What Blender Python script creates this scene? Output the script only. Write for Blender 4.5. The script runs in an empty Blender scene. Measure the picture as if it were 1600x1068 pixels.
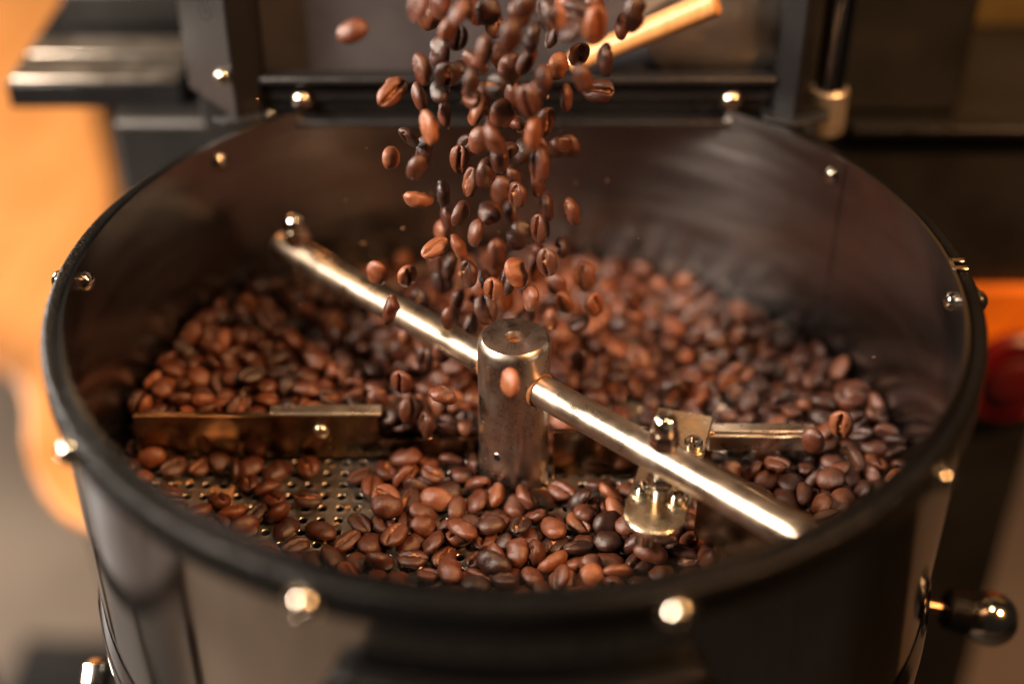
import bpy, math, random
import numpy as np
from mathutils import Vector, Matrix, Quaternion
random.seed(5)
SC = bpy.context.scene
COL = SC.collection
R = math.radians
MM = 0.001            # every dimension below is written in millimetres

# ------------------------------------------------------------------ camera
cam_d = bpy.data.cameras.new('camera'); cam = bpy.data.objects.new('camera', cam_d); COL.objects.link(cam)
SC.camera = cam
cam.location = (-0.0008, -0.4340, 0.2776)
cam.rotation_euler = (R(90 - 35.37), 0, 0)
cam_d.sensor_width = 36.0
cam_d.lens = 50.5
cam_d.clip_start = 0.01; cam_d.clip_end = 50
cam_d.dof.use_dof = True
cam_d.dof.focus_distance = 0.530
cam_d.dof.aperture_fstop = 2.1
cam_d.dof.aperture_blades = 0
# ------------------------------------------------------------------ world
w = bpy.data.worlds.new('World'); SC.world = w; w.use_nodes = True
bg = w.node_tree.nodes['Background']
bg.inputs['Color'].default_value = (1.0, 0.80, 0.66, 1); bg.inputs['Strength'].default_value = 0.018
# ------------------------------------------------------------------ lamps
def area(name, loc, target, size, power, col, sy=None, spread=180):
    l = bpy.data.lights.new(name, 'AREA'); l.shape = 'RECTANGLE' if sy else 'DISK'
    l.size = size
    if sy: l.size_y = sy
    l.energy = power; l.color = col; l.spread = R(spread)
    o = bpy.data.objects.new(name, l); COL.objects.link(o)
    o.location = loc
    o.rotation_euler = (Vector(target) - Vector(loc)).to_track_quat('-Z', 'Y').to_euler()
    return o
area('window_light', (-0.92, -0.30, 0.62), (0, 0, -0.06), 0.26, 54.0, (1.0, 0.83, 0.68), 0.42)
area('pendant_lamp', (0.10, -0.10, 0.95), (0, 0, -0.08), 0.12, 3.0, (1.0, 0.72, 0.44))
area('warm_lamp', (0.62, -0.34, 0.70), (0.05, 0.05, -0.08), 0.10, 18.0, (1.0, 0.48, 0.19))
area('rim_reflection_light', (-1.25, 0.85, 0.20), (-0.1, 0, 0), 0.30, 24.0, (1.0, 0.92, 0.84), 0.55)  # added lamp, no window seen there; puts the white line on the rim
area('table_lamp', (-0.62, 0.55, 0.55), (-0.42, 0.48, -0.3), 0.16, 2.2, (1.0, 0.62, 0.28))
# ------------------------------------------------------------------ colour management
SC.view_settings.view_transform = 'Standard'; SC.view_settings.look = 'None'
SC.view_settings.exposure = 0.0; SC.view_settings.gamma = 1.0; SC.view_settings.use_curve_mapping = False
SC.cycles.use_denoising = True
SC.cycles.max_bounces = 8; SC.cycles.glossy_bounces = 5; SC.cycles.diffuse_bounces = 3
SC.cycles.caustics_reflective = False; SC.cycles.caustics_refractive = False
SC.cycles.sample_clamp_indirect = 6.0

# ================================================================== materials
def new_mat(name):
    m = bpy.data.materials.new(name); m.use_nodes = True
    nt = m.node_tree; b = nt.nodes['Principled BSDF']
    return m, nt, b
def node(nt, typ, **kw):
    n = nt.nodes.new(typ)
    for k, v in kw.items():
        if k in n.inputs: n.inputs[k].default_value = v
        else: setattr(n, k, v)
    return n
def ramp(nt, fac, stops):
    r = nt.nodes.new('ShaderNodeValToRGB')
    e = r.color_ramp.elements
    while len(e) < len(stops): e.new(0.5)
    for i, (p, c) in enumerate(stops):
        e[i].position = p; e[i].color = (*c, 1) if len(c) == 3 else c
    nt.links.new(fac, r.inputs['Fac']); return r.outputs['Color']
def noise(nt, scale, detail=4, rough=0.55, vec=None, dist=0.0):
    n = node(nt, 'ShaderNodeTexNoise', Scale=scale, Detail=detail, Roughness=rough, Distortion=dist)
    if vec is not None: nt.links.new(vec, n.inputs['Vector'])
    return n.outputs['Fac']
def coords(nt, scale=(1, 1, 1)):
    tc = nt.nodes.new('ShaderNodeTexCoord'); mp = nt.nodes.new('ShaderNodeMapping')
    mp.inputs['Scale'].default_value = scale
    nt.links.new(tc.outputs['Object'], mp.inputs['Vector']); return mp.outputs['Vector']
def bump(nt, b, height, strength, dist=0.0002):
    bn = node(nt, 'ShaderNodeBump', Strength=strength, Distance=dist)
    nt.links.new(height, bn.inputs['Height']); nt.links.new(bn.outputs['Normal'], b.inputs['Normal'])
def mapr(nt, val, a, b_, c, d):
    m = node(nt, 'ShaderNodeMapRange'); m.inputs[1].default_value = a; m.inputs[2].default_value = b_
    m.inputs[3].default_value = c; m.inputs[4].default_value = d
    nt.links.new(val, m.inputs[0]); return m.outputs[0]

def mat_bean():
    m, nt, b = new_mat('roasted_bean')
    at = node(nt, 'ShaderNodeAttribute', attribute_name='tint')
    oi = nt.nodes.new('ShaderNodeObjectInfo')
    add = node(nt, 'ShaderNodeMath', operation='ADD'); nt.links.new(at.outputs['Fac'], add.inputs[0]); nt.links.new(oi.outputs['Random'], add.inputs[1])
    fr = node(nt, 'ShaderNodeMath', operation='FRACT'); nt.links.new(add.outputs[0], fr.inputs[0])
    base = ramp(nt, fr.outputs[0], [(0.0, (0.018, 0.0048, 0.0024)), (0.3, (0.046, 0.0122, 0.0052)), (0.75, (0.086, 0.0240, 0.0098)), (1.0, (0.200, 0.066, 0.026))])
    v = coords(nt)
    n1 = noise(nt, 420, 5, 0.6, v)
    dk = ramp(nt, n1, [(0.30, (0.62, 0.58, 0.56)), (0.62, (1.12, 1.1, 1.08))])
    mx = node(nt, 'ShaderNodeMixRGB', blend_type='MULTIPLY', Fac=0.85); nt.links.new(base, mx.inputs[1]); nt.links.new(dk, mx.inputs[2])
    nt.links.new(mx.outputs[0], b.inputs['Base Color'])
    n2 = noise(nt, 1500, 4, 0.6, v)
    n5 = noise(nt, 4200, 3, 0.7, v); n6 = noise(nt, 900, 3, 0.6, coords(nt, (0.35, 1.6, 1.6)), 1.5)
    nt.links.new(mapr(nt, n2, 0.3, 0.7, 0.32, 0.50), b.inputs['Roughness'])
    b.inputs['Specular IOR Level'].default_value = 0.55
    ad = node(nt, 'ShaderNodeMath', operation='ADD'); nt.links.new(n1, ad.inputs[0]); nt.links.new(n2, ad.inputs[1])
    ad2 = node(nt, 'ShaderNodeMath', operation='MULTIPLY_ADD'); nt.links.new(n5, ad2.inputs[0]); ad2.inputs[1].default_value = 0.55; nt.links.new(ad.outputs[0], ad2.inputs[2])
    ad3 = node(nt, 'ShaderNodeMath', operation='MULTIPLY_ADD'); nt.links.new(n6, ad3.inputs[0]); ad3.inputs[1].default_value = 1.1; nt.links.new(ad2.outputs[0], ad3.inputs[2])
    bump(nt, b, ad3.outputs[0], 0.32, 0.0005)
    return m
def mat_skin():
    m, nt, b = new_mat('silverskin')
    v = coords(nt); n1 = noise(nt, 700, 4, 0.6, v)
    c = ramp(nt, n1, [(0.35, (0.085, 0.028, 0.010)), (0.55, (0.24, 0.090, 0.028)), (0.75, (0.44, 0.20, 0.070))])
    nt.links.new(c, b.inputs['Base Color']); b.inputs['Roughness'].default_value = 0.55
    bump(nt, b, n1, 0.5, 0.0004)
    return m
def mat_steel(name, col=(0.60, 0.56, 0.50), r0=0.16, r1=0.34, stain=0.25, streak=(1, 1, 1), bmp=0.08, stain_col=(0.22, 0.10, 0.04), scale=90):
    m, nt, b = new_mat(name)
    v = coords(nt, streak)
    n1 = noise(nt, scale, 6, 0.65, v); n2 = noise(nt, scale * 9, 3, 0.6, v); n3 = noise(nt, scale * 0.4, 5, 0.6, coords(nt))
    c = ramp(nt, n3, [(0.42, col), (0.75, tuple(col[i] * (1 - stain) + stain_col[i] * stain for i in range(3)))])
    sp = ramp(nt, n2, [(0.70, (1, 1, 1)), (0.80, (0.55, 0.45, 0.35))])
    mx = node(nt, 'ShaderNodeMixRGB', blend_type='MULTIPLY', Fac=0.7); nt.links.new(c, mx.inputs[1]); nt.links.new(sp, mx.inputs[2])
    nt.links.new(mx.outputs[0], b.inputs['Base Color'])
    b.inputs['Metallic'].default_value = 1.0
    nt.links.new(mapr(nt, n1, 0.3, 0.7, r0, r1), b.inputs['Roughness'])
    bump(nt, b, n1, bmp, 0.0003)
    return m
def mat_black(name, col=(0.012, 0.0115, 0.011), rough=0.32, tex=700, strength=0.6, dist=0.0005, spec=0.5, coat=0.0):
    m, nt, b = new_mat(name)
    v = coords(nt); n1 = noise(nt, tex, 3, 0.5, v); n2 = noise(nt, 30, 4, 0.5, v)
    c = ramp(nt, n2, [(0.3, tuple(x * 0.8 for x in col)), (0.7, tuple(x * 1.3 for x in col))])
    nt.links.new(c, b.inputs['Base Color'])
    nt.links.new(mapr(nt, n2, 0.3, 0.7, rough * 0.85, rough * 1.15), b.inputs['Roughness'])
    b.inputs['Specular IOR Level'].default_value = spec
    b.inputs['Coat Weight'].default_value = coat; b.inputs['Coat Roughness'].default_value = 0.06
    bump(nt, b, n1, strength, dist)
    return m
def mat_wood(name, c0, c1, rough=0.45, scale=(60, 6, 6)):
    m, nt, b = new_mat(name)
    v = coords(nt, scale)
    n1 = noise(nt, 1.0, 6, 0.6, v, 1.2)
    c = ramp(nt, n1, [(0.3, c0), (0.7, c1)])
    nt.links.new(c, b.inputs['Base Color']); b.inputs['Roughness'].default_value = rough
    bump(nt, b, n1, 0.1, 0.001)
    return m
M = {}
M['bean'] = mat_bean(); M['skin'] = mat_skin()
M['hub'] = mat_steel('worn_steel', (0.50, 0.44, 0.38), 0.20, 0.40, 0.55, (1, 1, 1), 0.12, (0.24, 0.11, 0.04), 110)
M['rod'] = mat_steel('polished_rod_steel', (0.50, 0.425, 0.34), 0.22, 0.42, 0.35, (1, 1, 1), 0.06, (0.30, 0.15, 0.06), 120)
M['zinc'] = mat_steel('zinc_plated_steel', (0.70, 0.62, 0.48), 0.16, 0.32, 0.5, (1, 1, 1), 0.10, (0.42, 0.20, 0.06), 150)
M['paddle'] = mat_steel('oiled_paddle_steel', (0.26, 0.18, 0.11), 0.12, 0.30, 0.6, (1, 1, 1), 0.05, (0.22, 0.10, 0.04), 60)
M['plate'] = mat_steel('perforated_steel', (0.50, 0.46, 0.41), 0.28, 0.46, 0.4, (1, 1, 1), 0.10, (0.24, 0.15, 0.08), 70)
M['inner'] = mat_steel('oily_inner_steel', (0.38, 0.345, 0.33), 0.09, 0.22, 0.35, (1, 1, 0.25), 0.05, (0.12, 0.075, 0.05), 26)
def mat_brushed(name, col, r0, r1, aniso):
    m, nt, b = new_mat(name)
    v = coords(nt, (6, 6, 260)); n1 = noise(nt, 1.0, 5, 0.65, v); n3 = noise(nt, 9, 6, 0.62, coords(nt, (1, 1, 9))); n4 = noise(nt, 420, 3, 0.6, coords(nt))
    c = ramp(nt, n3, [(0.35, tuple(x * 0.75 for x in col)), (0.68, col)])
    sp = ramp(nt, n4, [(0.70, (1, 1, 1)), (0.78, (0.35, 0.28, 0.22))])
    mx = node(nt, 'ShaderNodeMixRGB', blend_type='MULTIPLY', Fac=0.7); nt.links.new(c, mx.inputs[1]); nt.links.new(sp, mx.inputs[2])
    nt.links.new(mx.outputs[0], b.inputs['Base Color']); b.inputs['Metallic'].default_value = 1.0
    nt.links.new(mapr(nt, n3, 0.3, 0.7, r0, r1), b.inputs['Roughness'])
    b.inputs['Anisotropic'].default_value = aniso; b.inputs['Anisotropic Rotation'].default_value = 0.25
    tg = node(nt, 'ShaderNodeTangent', direction_type='RADIAL', axis='Z'); nt.links.new(tg.outputs[0], b.inputs['Tangent'])
    bump(nt, b, n1, 0.06, 0.0002)
    return m
M['inner'] = mat_brushed('oily_brushed_inner_steel', (0.29, 0.275, 0.268), 0.17, 0.27, 0.78)
M['collar'] = mat_steel('pale_collar_steel', (0.72, 0.64, 0.54), 0.42, 0.60, 0.2)
M['chrome'] = mat_steel('chrome', (0.58, 0.53, 0.46), 0.08, 0.18, 0.1, (1, 1, 1), 0.0, (0.5, 0.4, 0.3), 90)
M['chaff'] = mat_wood('pale_chaff', (0.20, 0.085, 0.030), (0.50, 0.27, 0.11), 0.6, (300, 300, 300))
M['rust'] = mat_black('rust', (0.16, 0.060, 0.020), 0.7, 900, 0.8, 0.0004, 0.3)
M['rim'] = mat_black('textured_black_coat', (0.004, 0.004, 0.004), 0.14, 800, 0.9, 0.0006, 0.085)
M['jacket'] = mat_steel('dark_polished_jacket_steel', (0.30, 0.305, 0.315), 0.05, 0.12, 0.2, (1, 1, 0.3), 0.10, (0.14, 0.12, 0.10), 60)
M['frame'] = mat_black('black_powder_coat', (0.009, 0.009, 0.0098), 0.30, 900, 0.6, 0.0005, 0.32)
M['panel'] = mat_black('slate_grey_panel', (0.042, 0.041, 0.046), 0.24, 60, 0.05, 0.0005, 0.6)
M['body'] = mat_black('black_machine_paint', (0.011, 0.0105, 0.010), 0.5, 500, 0.3, 0.0003, 0.4)
M['dark'] = mat_black('shade_black', (0.006, 0.006, 0.006), 0.6, 300, 0.2, 0.0003, 0.2)  # shade of the plate holes and screw socket, put in as colour
M['olive'] = mat_black('olive_paint', (0.085, 0.062, 0.022), 0.55, 200, 0.2, 0.0003, 0.3)
M['red'] = mat_black('red_plastic', (0.10, 0.0035, 0.0045), 0.35, 100, 0.05, 0.0002, 0.4)
M['dark_red'] = mat_black('dark_red_plastic', (0.06, 0.004, 0.005), 0.4, 100, 0.05, 0.0002, 0.4)
M['orange'] = mat_black('orange_plate_paint', (0.75, 0.20, 0.012), 0.45, 100, 0.05, 0.0002, 0.4)
M['wood'] = mat_wood('orange_table_wood', (0.36, 0.135, 0.030), (0.54, 0.23, 0.065))
M['handle'] = mat_wood('varnished_handle_wood', (0.42, 0.20, 0.065), (0.56, 0.30, 0.12), 0.40, (400, 400, 40))
M['stool'] = mat_wood('brown_stool_wood', (0.20, 0.085, 0.035), (0.30, 0.14, 0.06))
M['ground'] = mat_wood('brown_floor', (0.13, 0.095, 0.068), (0.19, 0.145, 0.105), 0.6, (3, 3, 3))
M['mat'] = mat_black('dark_rubber_mat', (0.016, 0.014, 0.012), 0.7, 60, 0.3, 0.001, 0.2)
M['chair'] = mat_black('dark_chair_wood', (0.030, 0.018, 0.012), 0.5, 100, 0.1)

# ================================================================== mesh helpers
class MB:
    def __init__(s): s.v = []; s.f = []
    def add(s, V, F):
        o = len(s.v); s.v += [tuple(p) for p in V]; s.f += [tuple(i + o for i in f) for f in F]; return s
    def box(s, c, d, rz=0, mat=None):
        V = []
        for sx in (-.5, .5):
            for sy in (-.5, .5):
                for sz in (-.5, .5):
                    x, y = sx * d[0], sy * d[1]
                    V.append((c[0] + x * math.cos(rz) - y * math.sin(rz), c[1] + x * math.sin(rz) + y * math.cos(rz), c[2] + sz * d[2]))
        return s.add(V, [(0, 1, 3, 2), (4, 6, 7, 5), (0, 4, 5, 1), (2, 3, 7, 6), (0, 2, 6, 4), (1, 5, 7, 3)])
    def lathe(s, prof, n=32, closed=False, cap0=True, cap1=True, a0=0.0, a1=2 * math.pi, c=(0, 0, 0), frame=None):
        """prof: (r, z) pairs, revolved about z (or FRAME's third column)."""
        full = abs(a1 - a0 - 2 * math.pi) < 1e-6
        k = n if full else n + 1
        V = []
        for i in range(k):
            a = a0 + (a1 - a0) * i / n
            for r, z in prof:
                p = Vector((r * math.cos(a), r * math.sin(a), z))
                if frame is not None: p = frame @ p
                V.append((p.x + c[0], p.y + c[1], p.z + c[2]))
        m = len(prof); F = []
        for i in range(n):
            i2 = (i + 1) % k
            for j in range(m if closed else m - 1):
                j2 = (j + 1) % m
                F.append((i * m + j, i2 * m + j, i2 * m + j2, i * m + j2))
        if full and not closed:
            if cap0 and prof[0][0] > 1e-6: F.append(tuple(i * m for i in range(n))[::-1])
            if cap1 and prof[-1][0] > 1e-6: F.append(tuple(i * m + m - 1 for i in range(n)))
        if not full and closed:
            F.append(tuple(range(m))[::-1]); F.append(tuple(n * m + j for j in range(m)))
        return s.add(V, F)
    def rod(s, a, b, r, n=24, bev=0.0, r2=None):
        a = Vector(a); b = Vector(b); L = (b - a).length
        q = (b - a).to_track_quat('Z', 'Y').to_matrix()
        r2 = r if r2 is None else r2
        prof = [(max(r - bev, 1e-4), 0), (r, bev), (r2, L - bev), (max(r2 - bev, 1e-4), L)] if bev else [(r, 0), (r2, L)]
        return s.lathe(prof, n, c=a, frame=q)
    def tube(s, pts, r, n=12):
        pts = [Vector(p) for p in pts]; up = Vector((0, 0, 1)); V = []
        for i, p in enumerate(pts):
            t = (pts[min(i + 1, len(pts) - 1)] - pts[max(i - 1, 0)]).normalized()
            u = t.cross(up); u = u.normalized() if u.length > 1e-4 else Vector((1, 0, 0)); w_ = u.cross(t)
            for k in range(n):
                a = 2 * math.pi * k / n; V.append(tuple(p + r * (math.cos(a) * u + math.sin(a) * w_)))
        F = [(i * n + k, i * n + (k + 1) % n, (i + 1) * n + (k + 1) % n, (i + 1) * n + k) for i in range(len(pts) - 1) for k in range(n)]
        F += [tuple(range(n))[::-1], tuple((len(pts) - 1) * n + k for k in range(n))]
        return s.add(V, F)
    def prism(s, poly, z0, z1):
        n = len(poly)
        V = [(x, y, z0) for x, y in poly] + [(x, y, z1) for x, y in poly]
        F = [tuple(range(n))[::-1], tuple(range(n, 2 * n))] + [(i, (i + 1) % n, n + (i + 1) % n, n + i) for i in range(n)]
        return s.add(V, F)
    def sphere(s, c, r, n=20, m=12, squash=1.0):
        prof = [(r * math.sin(math.pi * j / m), -r * squash * math.cos(math.pi * j / m)) for j in range(m + 1)]
        prof[0] = (1e-4, prof[0][1]); prof[-1] = (1e-4, prof[-1][1])
        return s.lathe(prof, n, c=c)
    def build(s, name, mat, parent=None, org=(0, 0, 0), bevel=0.0, smooth=35, seg=2):
        me = bpy.data.meshes.new(name)
        me.from_pydata([((x - org[0]) * MM, (y - org[1]) * MM, (z - org[2]) * MM) for x, y, z in s.v], [], s.f)
        me.update(); me.materials.append(mat)
        import bmesh
        bm = bmesh.new(); bm.from_mesh(me); bmesh.ops.recalc_face_normals(bm, faces=bm.faces); bm.to_mesh(me); bm.free()
        me.polygons.foreach_set('use_smooth', [True] * len(me.polygons))
        me.set_sharp_from_angle(angle=R(smooth))
        o = bpy.data.objects.new(name, me); COL.objects.link(o)
        wl = Vector(org) * MM
        if parent is not None:
            o.parent = parent; o.location = wl - world_loc(parent)
        else: o.location = wl
        WL[o.name] = wl
        if bevel:
            b = o.modifiers.new('bevel', 'BEVEL'); b.width = bevel * MM; b.segments = seg; b.limit_method = 'ANGLE'; b.angle_limit = R(40)
            b.harden_normals = False
        return o
WL = {}
def world_loc(o): return WL[o.name]
def tag(o, label=None, cat=None, group=None, kind=None):
    for k, v in (('label', label), ('category', cat), ('group', group), ('kind', kind)):
        if v: o[k] = v
    return o
def empty(name, loc=(0, 0, 0)):
    o = bpy.data.objects.new(name, None); COL.objects.link(o); o.location = Vector(loc) * MM; WL[o.name] = Vector(loc) * MM
    o.empty_display_size = 0.01
    return o

FL = -95.0      # top of the perforated plate; the rim's plane is z = 0
RI = 156.5      # inside radius of the bin
# ================================================================== setting
def quad(name, pts, mat, kind='structure'):
    o = MB().add(pts, [(0, 1, 2, 3)]).build(name, mat); tag(o, kind=kind); return o
quad('ground', [(-6000, -4000, -760), (6000, -4000, -760), (6000, 9000, -760), (-6000, 9000, -760)], M['ground'])

MB().prism([(-470, -1500), (2600, -1500), (2600, 330), (300, 330), (300, 500), (-470, 530)], -760, -754).build('floor_mat', M['mat'], None)  # mat carried far out of view to darken the jacket's reflections
tag(bpy.data.objects['floor_mat'], 'dark rubber mat on the brown floor under the roaster, widened to darken reflections', 'floor mat')
# ================================================================== cooling bin
bin_ = empty('cooling_bin', (0, 0, -175))
tag(bin_, 'round glossy black cooling bin with a bolted rim, holding roasted coffee beans', 'cooling bin')
o = MB().lathe([(RI, FL - 3), (RI, 1.2), (RI + 1.3, 1.2), (RI + 1.3, FL - 3)], 160, closed=True).build('inner_wall', M['inner'], bin_)
o['label'] = 'oily polished steel inner wall that mirrors the beans'
MB().lathe([(RI - 0.45, FL), (RI - 0.45, 1.0), (RI + 0.02, 1.0), (RI + 0.02, FL)], 4, closed=True, a0=R(31), a1=R(35)).build('wall_reflection_strip', M['inner'], bin_)  # thin raised strip standing for a vertical reflection on the wall
# rim: rounded coated band clamped over the edge
prof = []
for (cx, cz, r, a0, a1) in ((RI + 3.0, -1.5, 1.4, 180, 90), (RI + 5.4, -2.8, 2.7, 90, 0), (RI + 6.1, -10.6, 2.0, 0, -90)):
    for k in range(5):
        a = R(a0 + (a1 - a0) * k / 4); prof.append((cx + r * math.cos(a), cz + r * math.sin(a)))
prof += [(RI + 1.5, -12.6)]
o = MB().lathe(prof, 200, closed=True).build('rim', M['rim'], bin_)
o['label'] = 'black textured rim band around the top edge'
MB().lathe([(RI + 5.8, -12.4), (RI + 5.8, -176), (RI + 4.2, -176), (RI + 4.2, -12.4)], 160, closed=True).build('outer_wall', M['jacket'], bin_)
MB().lathe([(RI + 6.1, -112), (RI + 8.1, -118), (RI + 8.7, -128), (RI + 7.1, -176), (RI + 5.9, -176), (RI + 7.4, -128), (RI + 6.9, -118)], 160, closed=True,
           a0=R(150), a1=R(390)).build('skirt_sheet', M['jacket'], bin_)
MB().lathe([(0.01, FL - 34), (RI, FL - 34)], 64, cap0=False, cap1=False).build('plenum_floor', M['dark'], bin_)  # near-black disc so the holes look dark, shade put in its colour

def perforated_plate():
    px = 6.7                 # square pitch
    rh, th = 1.75, 1.2
    V = []; F = []; idx = {}
    def key(x, y, z):
        r = math.hypot(x, y)
        if r > RI - 0.2: x, y = x * (RI - 0.2) / r, y * (RI - 0.2) / r
        k = (round(x, 2), round(y, 2), round(z, 2))
        if k not in idx: idx[k] = len(V); V.append(k)
        return idx[k]
    h = px / 2
    nrow = int(RI / px) + 2
    for j in range(-nrow, nrow + 1):
        for i in range(-30, 31):
            cx = i * px; cy = j * px
            rc = math.hypot(cx, cy)
            if rc > RI + h * 1.42: continue
            out = []          # outer square with 16 points, corners among them
            for k in range(16):
                a = R(22.5 * k); c_, s_ = math.cos(a), math.sin(a); g = h / max(abs(c_), abs(s_))
                out.append((cx + g * c_, cy + g * s_))
            if rc > RI - 6 or rc < 12:
                F.append([key(x, y, 0) for x, y in out]); continue
            for k in range(16):
                k2 = (k + 1) % 16
                ring = []
                for (rr, z) in ((rh + .45, 0.0), (rh + .18, 0.10), (rh, -0.05), (rh, -th)):
                    ring.append([key(cx + rr * math.cos(R(22.5 * q)), cy + rr * math.sin(R(22.5 * q)), z) for q in (k, k2)])
                F.append([key(*out[k], 0), key(*out[k2], 0), ring[0][1], ring[0][0]])
                for a, b in zip(ring, ring[1:]): F.append([a[0], a[1], b[1], b[0]])
    me = bpy.data.meshes.new('perforated_plate')
    G = []
    for f in F:
        g = [i for n_, i in enumerate(f) if i != f[n_ - 1]]
        if len(set(g)) == len(g) and len(g) > 2: G.append(g)
    me.from_pydata([(x * MM, y * MM, z * MM) for x, y, z in V], [], G); me.update(); me.materials.append(M['plate'])
    me.polygons.foreach_set('use_smooth', [True] * len(me.polygons)); me.set_sharp_from_angle(angle=R(30))
    o = bpy.data.objects.new('perforated_plate', me); COL.objects.link(o); o.parent = bin_
    o.location = Vector((0, 0, FL)) * MM - world_loc(bin_)
    o['label'] = 'grey steel floor plate punched with rows of small round holes'
perforated_plate()

# bolts through the rim, dome heads outside and inside
def dome_bolt():
    q = Matrix(((0, 0, 1), (0, 1, 0), (-1, 0, 0)))       # lathe axis -> +x (outwards)
    m = MB()
    prof = [(4.3, 0), (4.3, 0.7)] + [(4.1 * math.cos(R(a)), 0.7 + 3.2 * math.sin(R(a))) for a in (0, 18, 36, 54, 72)] + [(1.35, 3.85), (1.2, 2.6), (1e-3, 2.6)]
    m.lathe(prof, 20, c=(RI + 8.7, 0, 0), frame=q)
    return m
def inner_head():
    q = Matrix(((0, 0, -1), (0, 1, 0), (1, 0, 0)))
    return MB().lathe([(3.9, 0), (3.9, 0.4)] + [(3.7 * math.cos(R(a)), 0.4 + 2.6 * math.sin(R(a))) for a in (0, 18, 36, 54, 72)] + [(1e-3, 3.0)], 20, c=(RI - 0.05, 0, 0), frame=q)
def collar():
    q = Matrix(((0, 0, 1), (0, 1, 0), (-1, 0, 0)))
    return MB().lathe([(5.4, 0), (5.4, 0.5), (5.0, 0.8), (1e-3, 0.8)], 20, c=(RI + 8.1, 0, 0), frame=q)
bproto = None
for k in range(10):
    a = R(-2.5 + 36 * k)
    if bproto is None:
        b0 = dome_bolt().build('bolt', M['chrome'], bin_, (0, 0, 0)); i0 = inner_head().build('inner_head', M['chrome']); w0 = collar().build('washer', M['zinc'])
        bproto = (b0, i0, w0); objs = bproto
    else:
        objs = tuple(x.copy() for x in bproto)
        for x in objs: COL.objects.link(x)
    b_, i_, w_ = objs
    b_.parent = bin_; b_.location = Vector((0, 0, -8.2 if k % 2 else -7.6)) * MM - world_loc(bin_); b_.rotation_euler = (0, 0, a)
    i_.parent = b_; i_.location = (0, 0, 0); w_.parent = b_; w_.location = (0, 0, 0)
# a lower screw inside, and a made-up pair of bars for the rim's bright marks
a = R(-165)
MB().sphere((RI * math.cos(a) * .985, RI * math.sin(a) * .985, -47), 3.6, 16, 10).build('wall_screw', M['chrome'], bin_)
m = MB()
for dz in (0, 5.2): m.box((RI + 3.6, 1.0 + dz, 0.9), (5.4, 2.2, 1.4))
m.box((RI + 1.2, 3.6, 0.2), (1.4, 7.6, 2.8))
m.build('bright_rim_bars', M['chrome'], bin_, bevel=0.3)
# discharge door on the front of the bin
def arc_plate(r0, r1, a0, a1, z0, z1, n=40, rc=6.0):
    m = MB(); V = []; F = []
    rows = 14
    for i in range(n + 1):
        t = i / n; a = a0 + (a1 - a0) * t
        s_ = min(t, 1 - t) * (a1 - a0) * r1      # distance from the end
        inset = 0 if s_ >= rc else rc - math.sqrt(max(0, rc * rc - (rc - s_) ** 2))
        for r in (r0, r1):
            for z in (z0 + inset, z1 - inset): V.append((r * math.cos(a), r * math.sin(a), z))
    for i in range(n):
        b = i * 4; c = b + 4
        F += [(b + 2, c + 2, c + 3, b + 3), (b, b + 1, c + 1, c), (b + 1, b + 3, c + 3, c + 1), (b, c, c + 2, b + 2)]
    F += [(0, 2, 3, 1), (n * 4, n * 4 + 1, n * 4 + 3, n * 4 + 2)]
    return m.add(V, F)
dd = arc_plate(RI + 5.9, RI + 13.0, R(-109), R(-70), -110, -31).build('discharge_door', M['rim'], bin_, bevel=1.2)
dd['label'] = 'black curved discharge door below the rim'
arc_plate(RI + 13.1, RI + 16, R(-106), R(-73), -48, -35, rc=5).build('door_handle', M['frame'], dd, bevel=1.0)
# discharge lever with a chrome ball
lv = MB().rod((158, -15, -149), (186, -19, -153.6), 2.8, 16, 0.4).build('discharge_lever', M['paddle'], bin_)
MB().rod((176, -17.2, -151.6), (187, -19, -153.6), 8.5, 24, 1.5, 9.5).build('lever_collar', M['rim'], lv)
MB().sphere((195, -20, -155), 11.2, 32, 20).build('ball_knob', M['chrome'], lv)
# clamp screw low on the other side
m = MB().lathe([(7.5, 0), (8, 1), (8, 7), (6.5, 9), (1e-3, 9)], 6, c=(-165, -38, -170), frame=Matrix(((0, 0, -1), (0, 1, 0), (1, 0, 0))))
m.build('clamp_nut', M['chrome'], bin_, bevel=0.5)

# ================================================================== stirring arm
arm = empty('stirring_arm', (0, 0, FL))
tag(arm, 'steel hub with a long crosswise rod and flat paddles sweeping the beans', 'stirrer')
hub = MB().lathe([(13.7, FL - 1), (13.7, -31.0), (13.2, -29.2), (12.0, -28.0), (3.6, -28.0), (3.4, -28.6), (3.0, -32), (1e-3, -34.5)], 64).build('hub', M['hub'], arm)
hub['label'] = 'worn steel hub cylinder with a drilled centre'
MB().lathe([(3.2, -31.2), (2.4, -31.0), (1e-3, -32.6)], 20).build('rusty_centre', M['rust'], hub)
ga = R(-118)
MB().rod((13.0 * math.cos(ga), 13.0 * math.sin(ga), -76), (13.9 * math.cos(ga), 13.9 * math.sin(ga), -76), 2.1, 16, 0.2).build('grub_screw', M['hub'], hub)
MB().rod((13.5 * math.cos(ga), 13.5 * math.sin(ga), -76), (13.97 * math.cos(ga), 13.97 * math.sin(ga), -76), 1.6, 6).build('grub_socket_shade', M['dark'], hub)  # dark hexagon painting the shade of the socket, no hollow
ra = R(-43.2); rd = Vector((math.cos(ra), math.sin(ra), 0)); rn = Vector((-rd.y, rd.x, 0))   # rn points away from the camera
RZ = -46.0
def on_rod(t, off=0.0, z=RZ): return tuple(rd * t + rn * off + Vector((0, 0, z)))
rod_ = MB().rod(on_rod(-138), on_rod(141), 6.1, 40, 0.8).build('rod', M['rod'], arm)
rod_['label'] = 'polished round steel rod through the hub'
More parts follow.
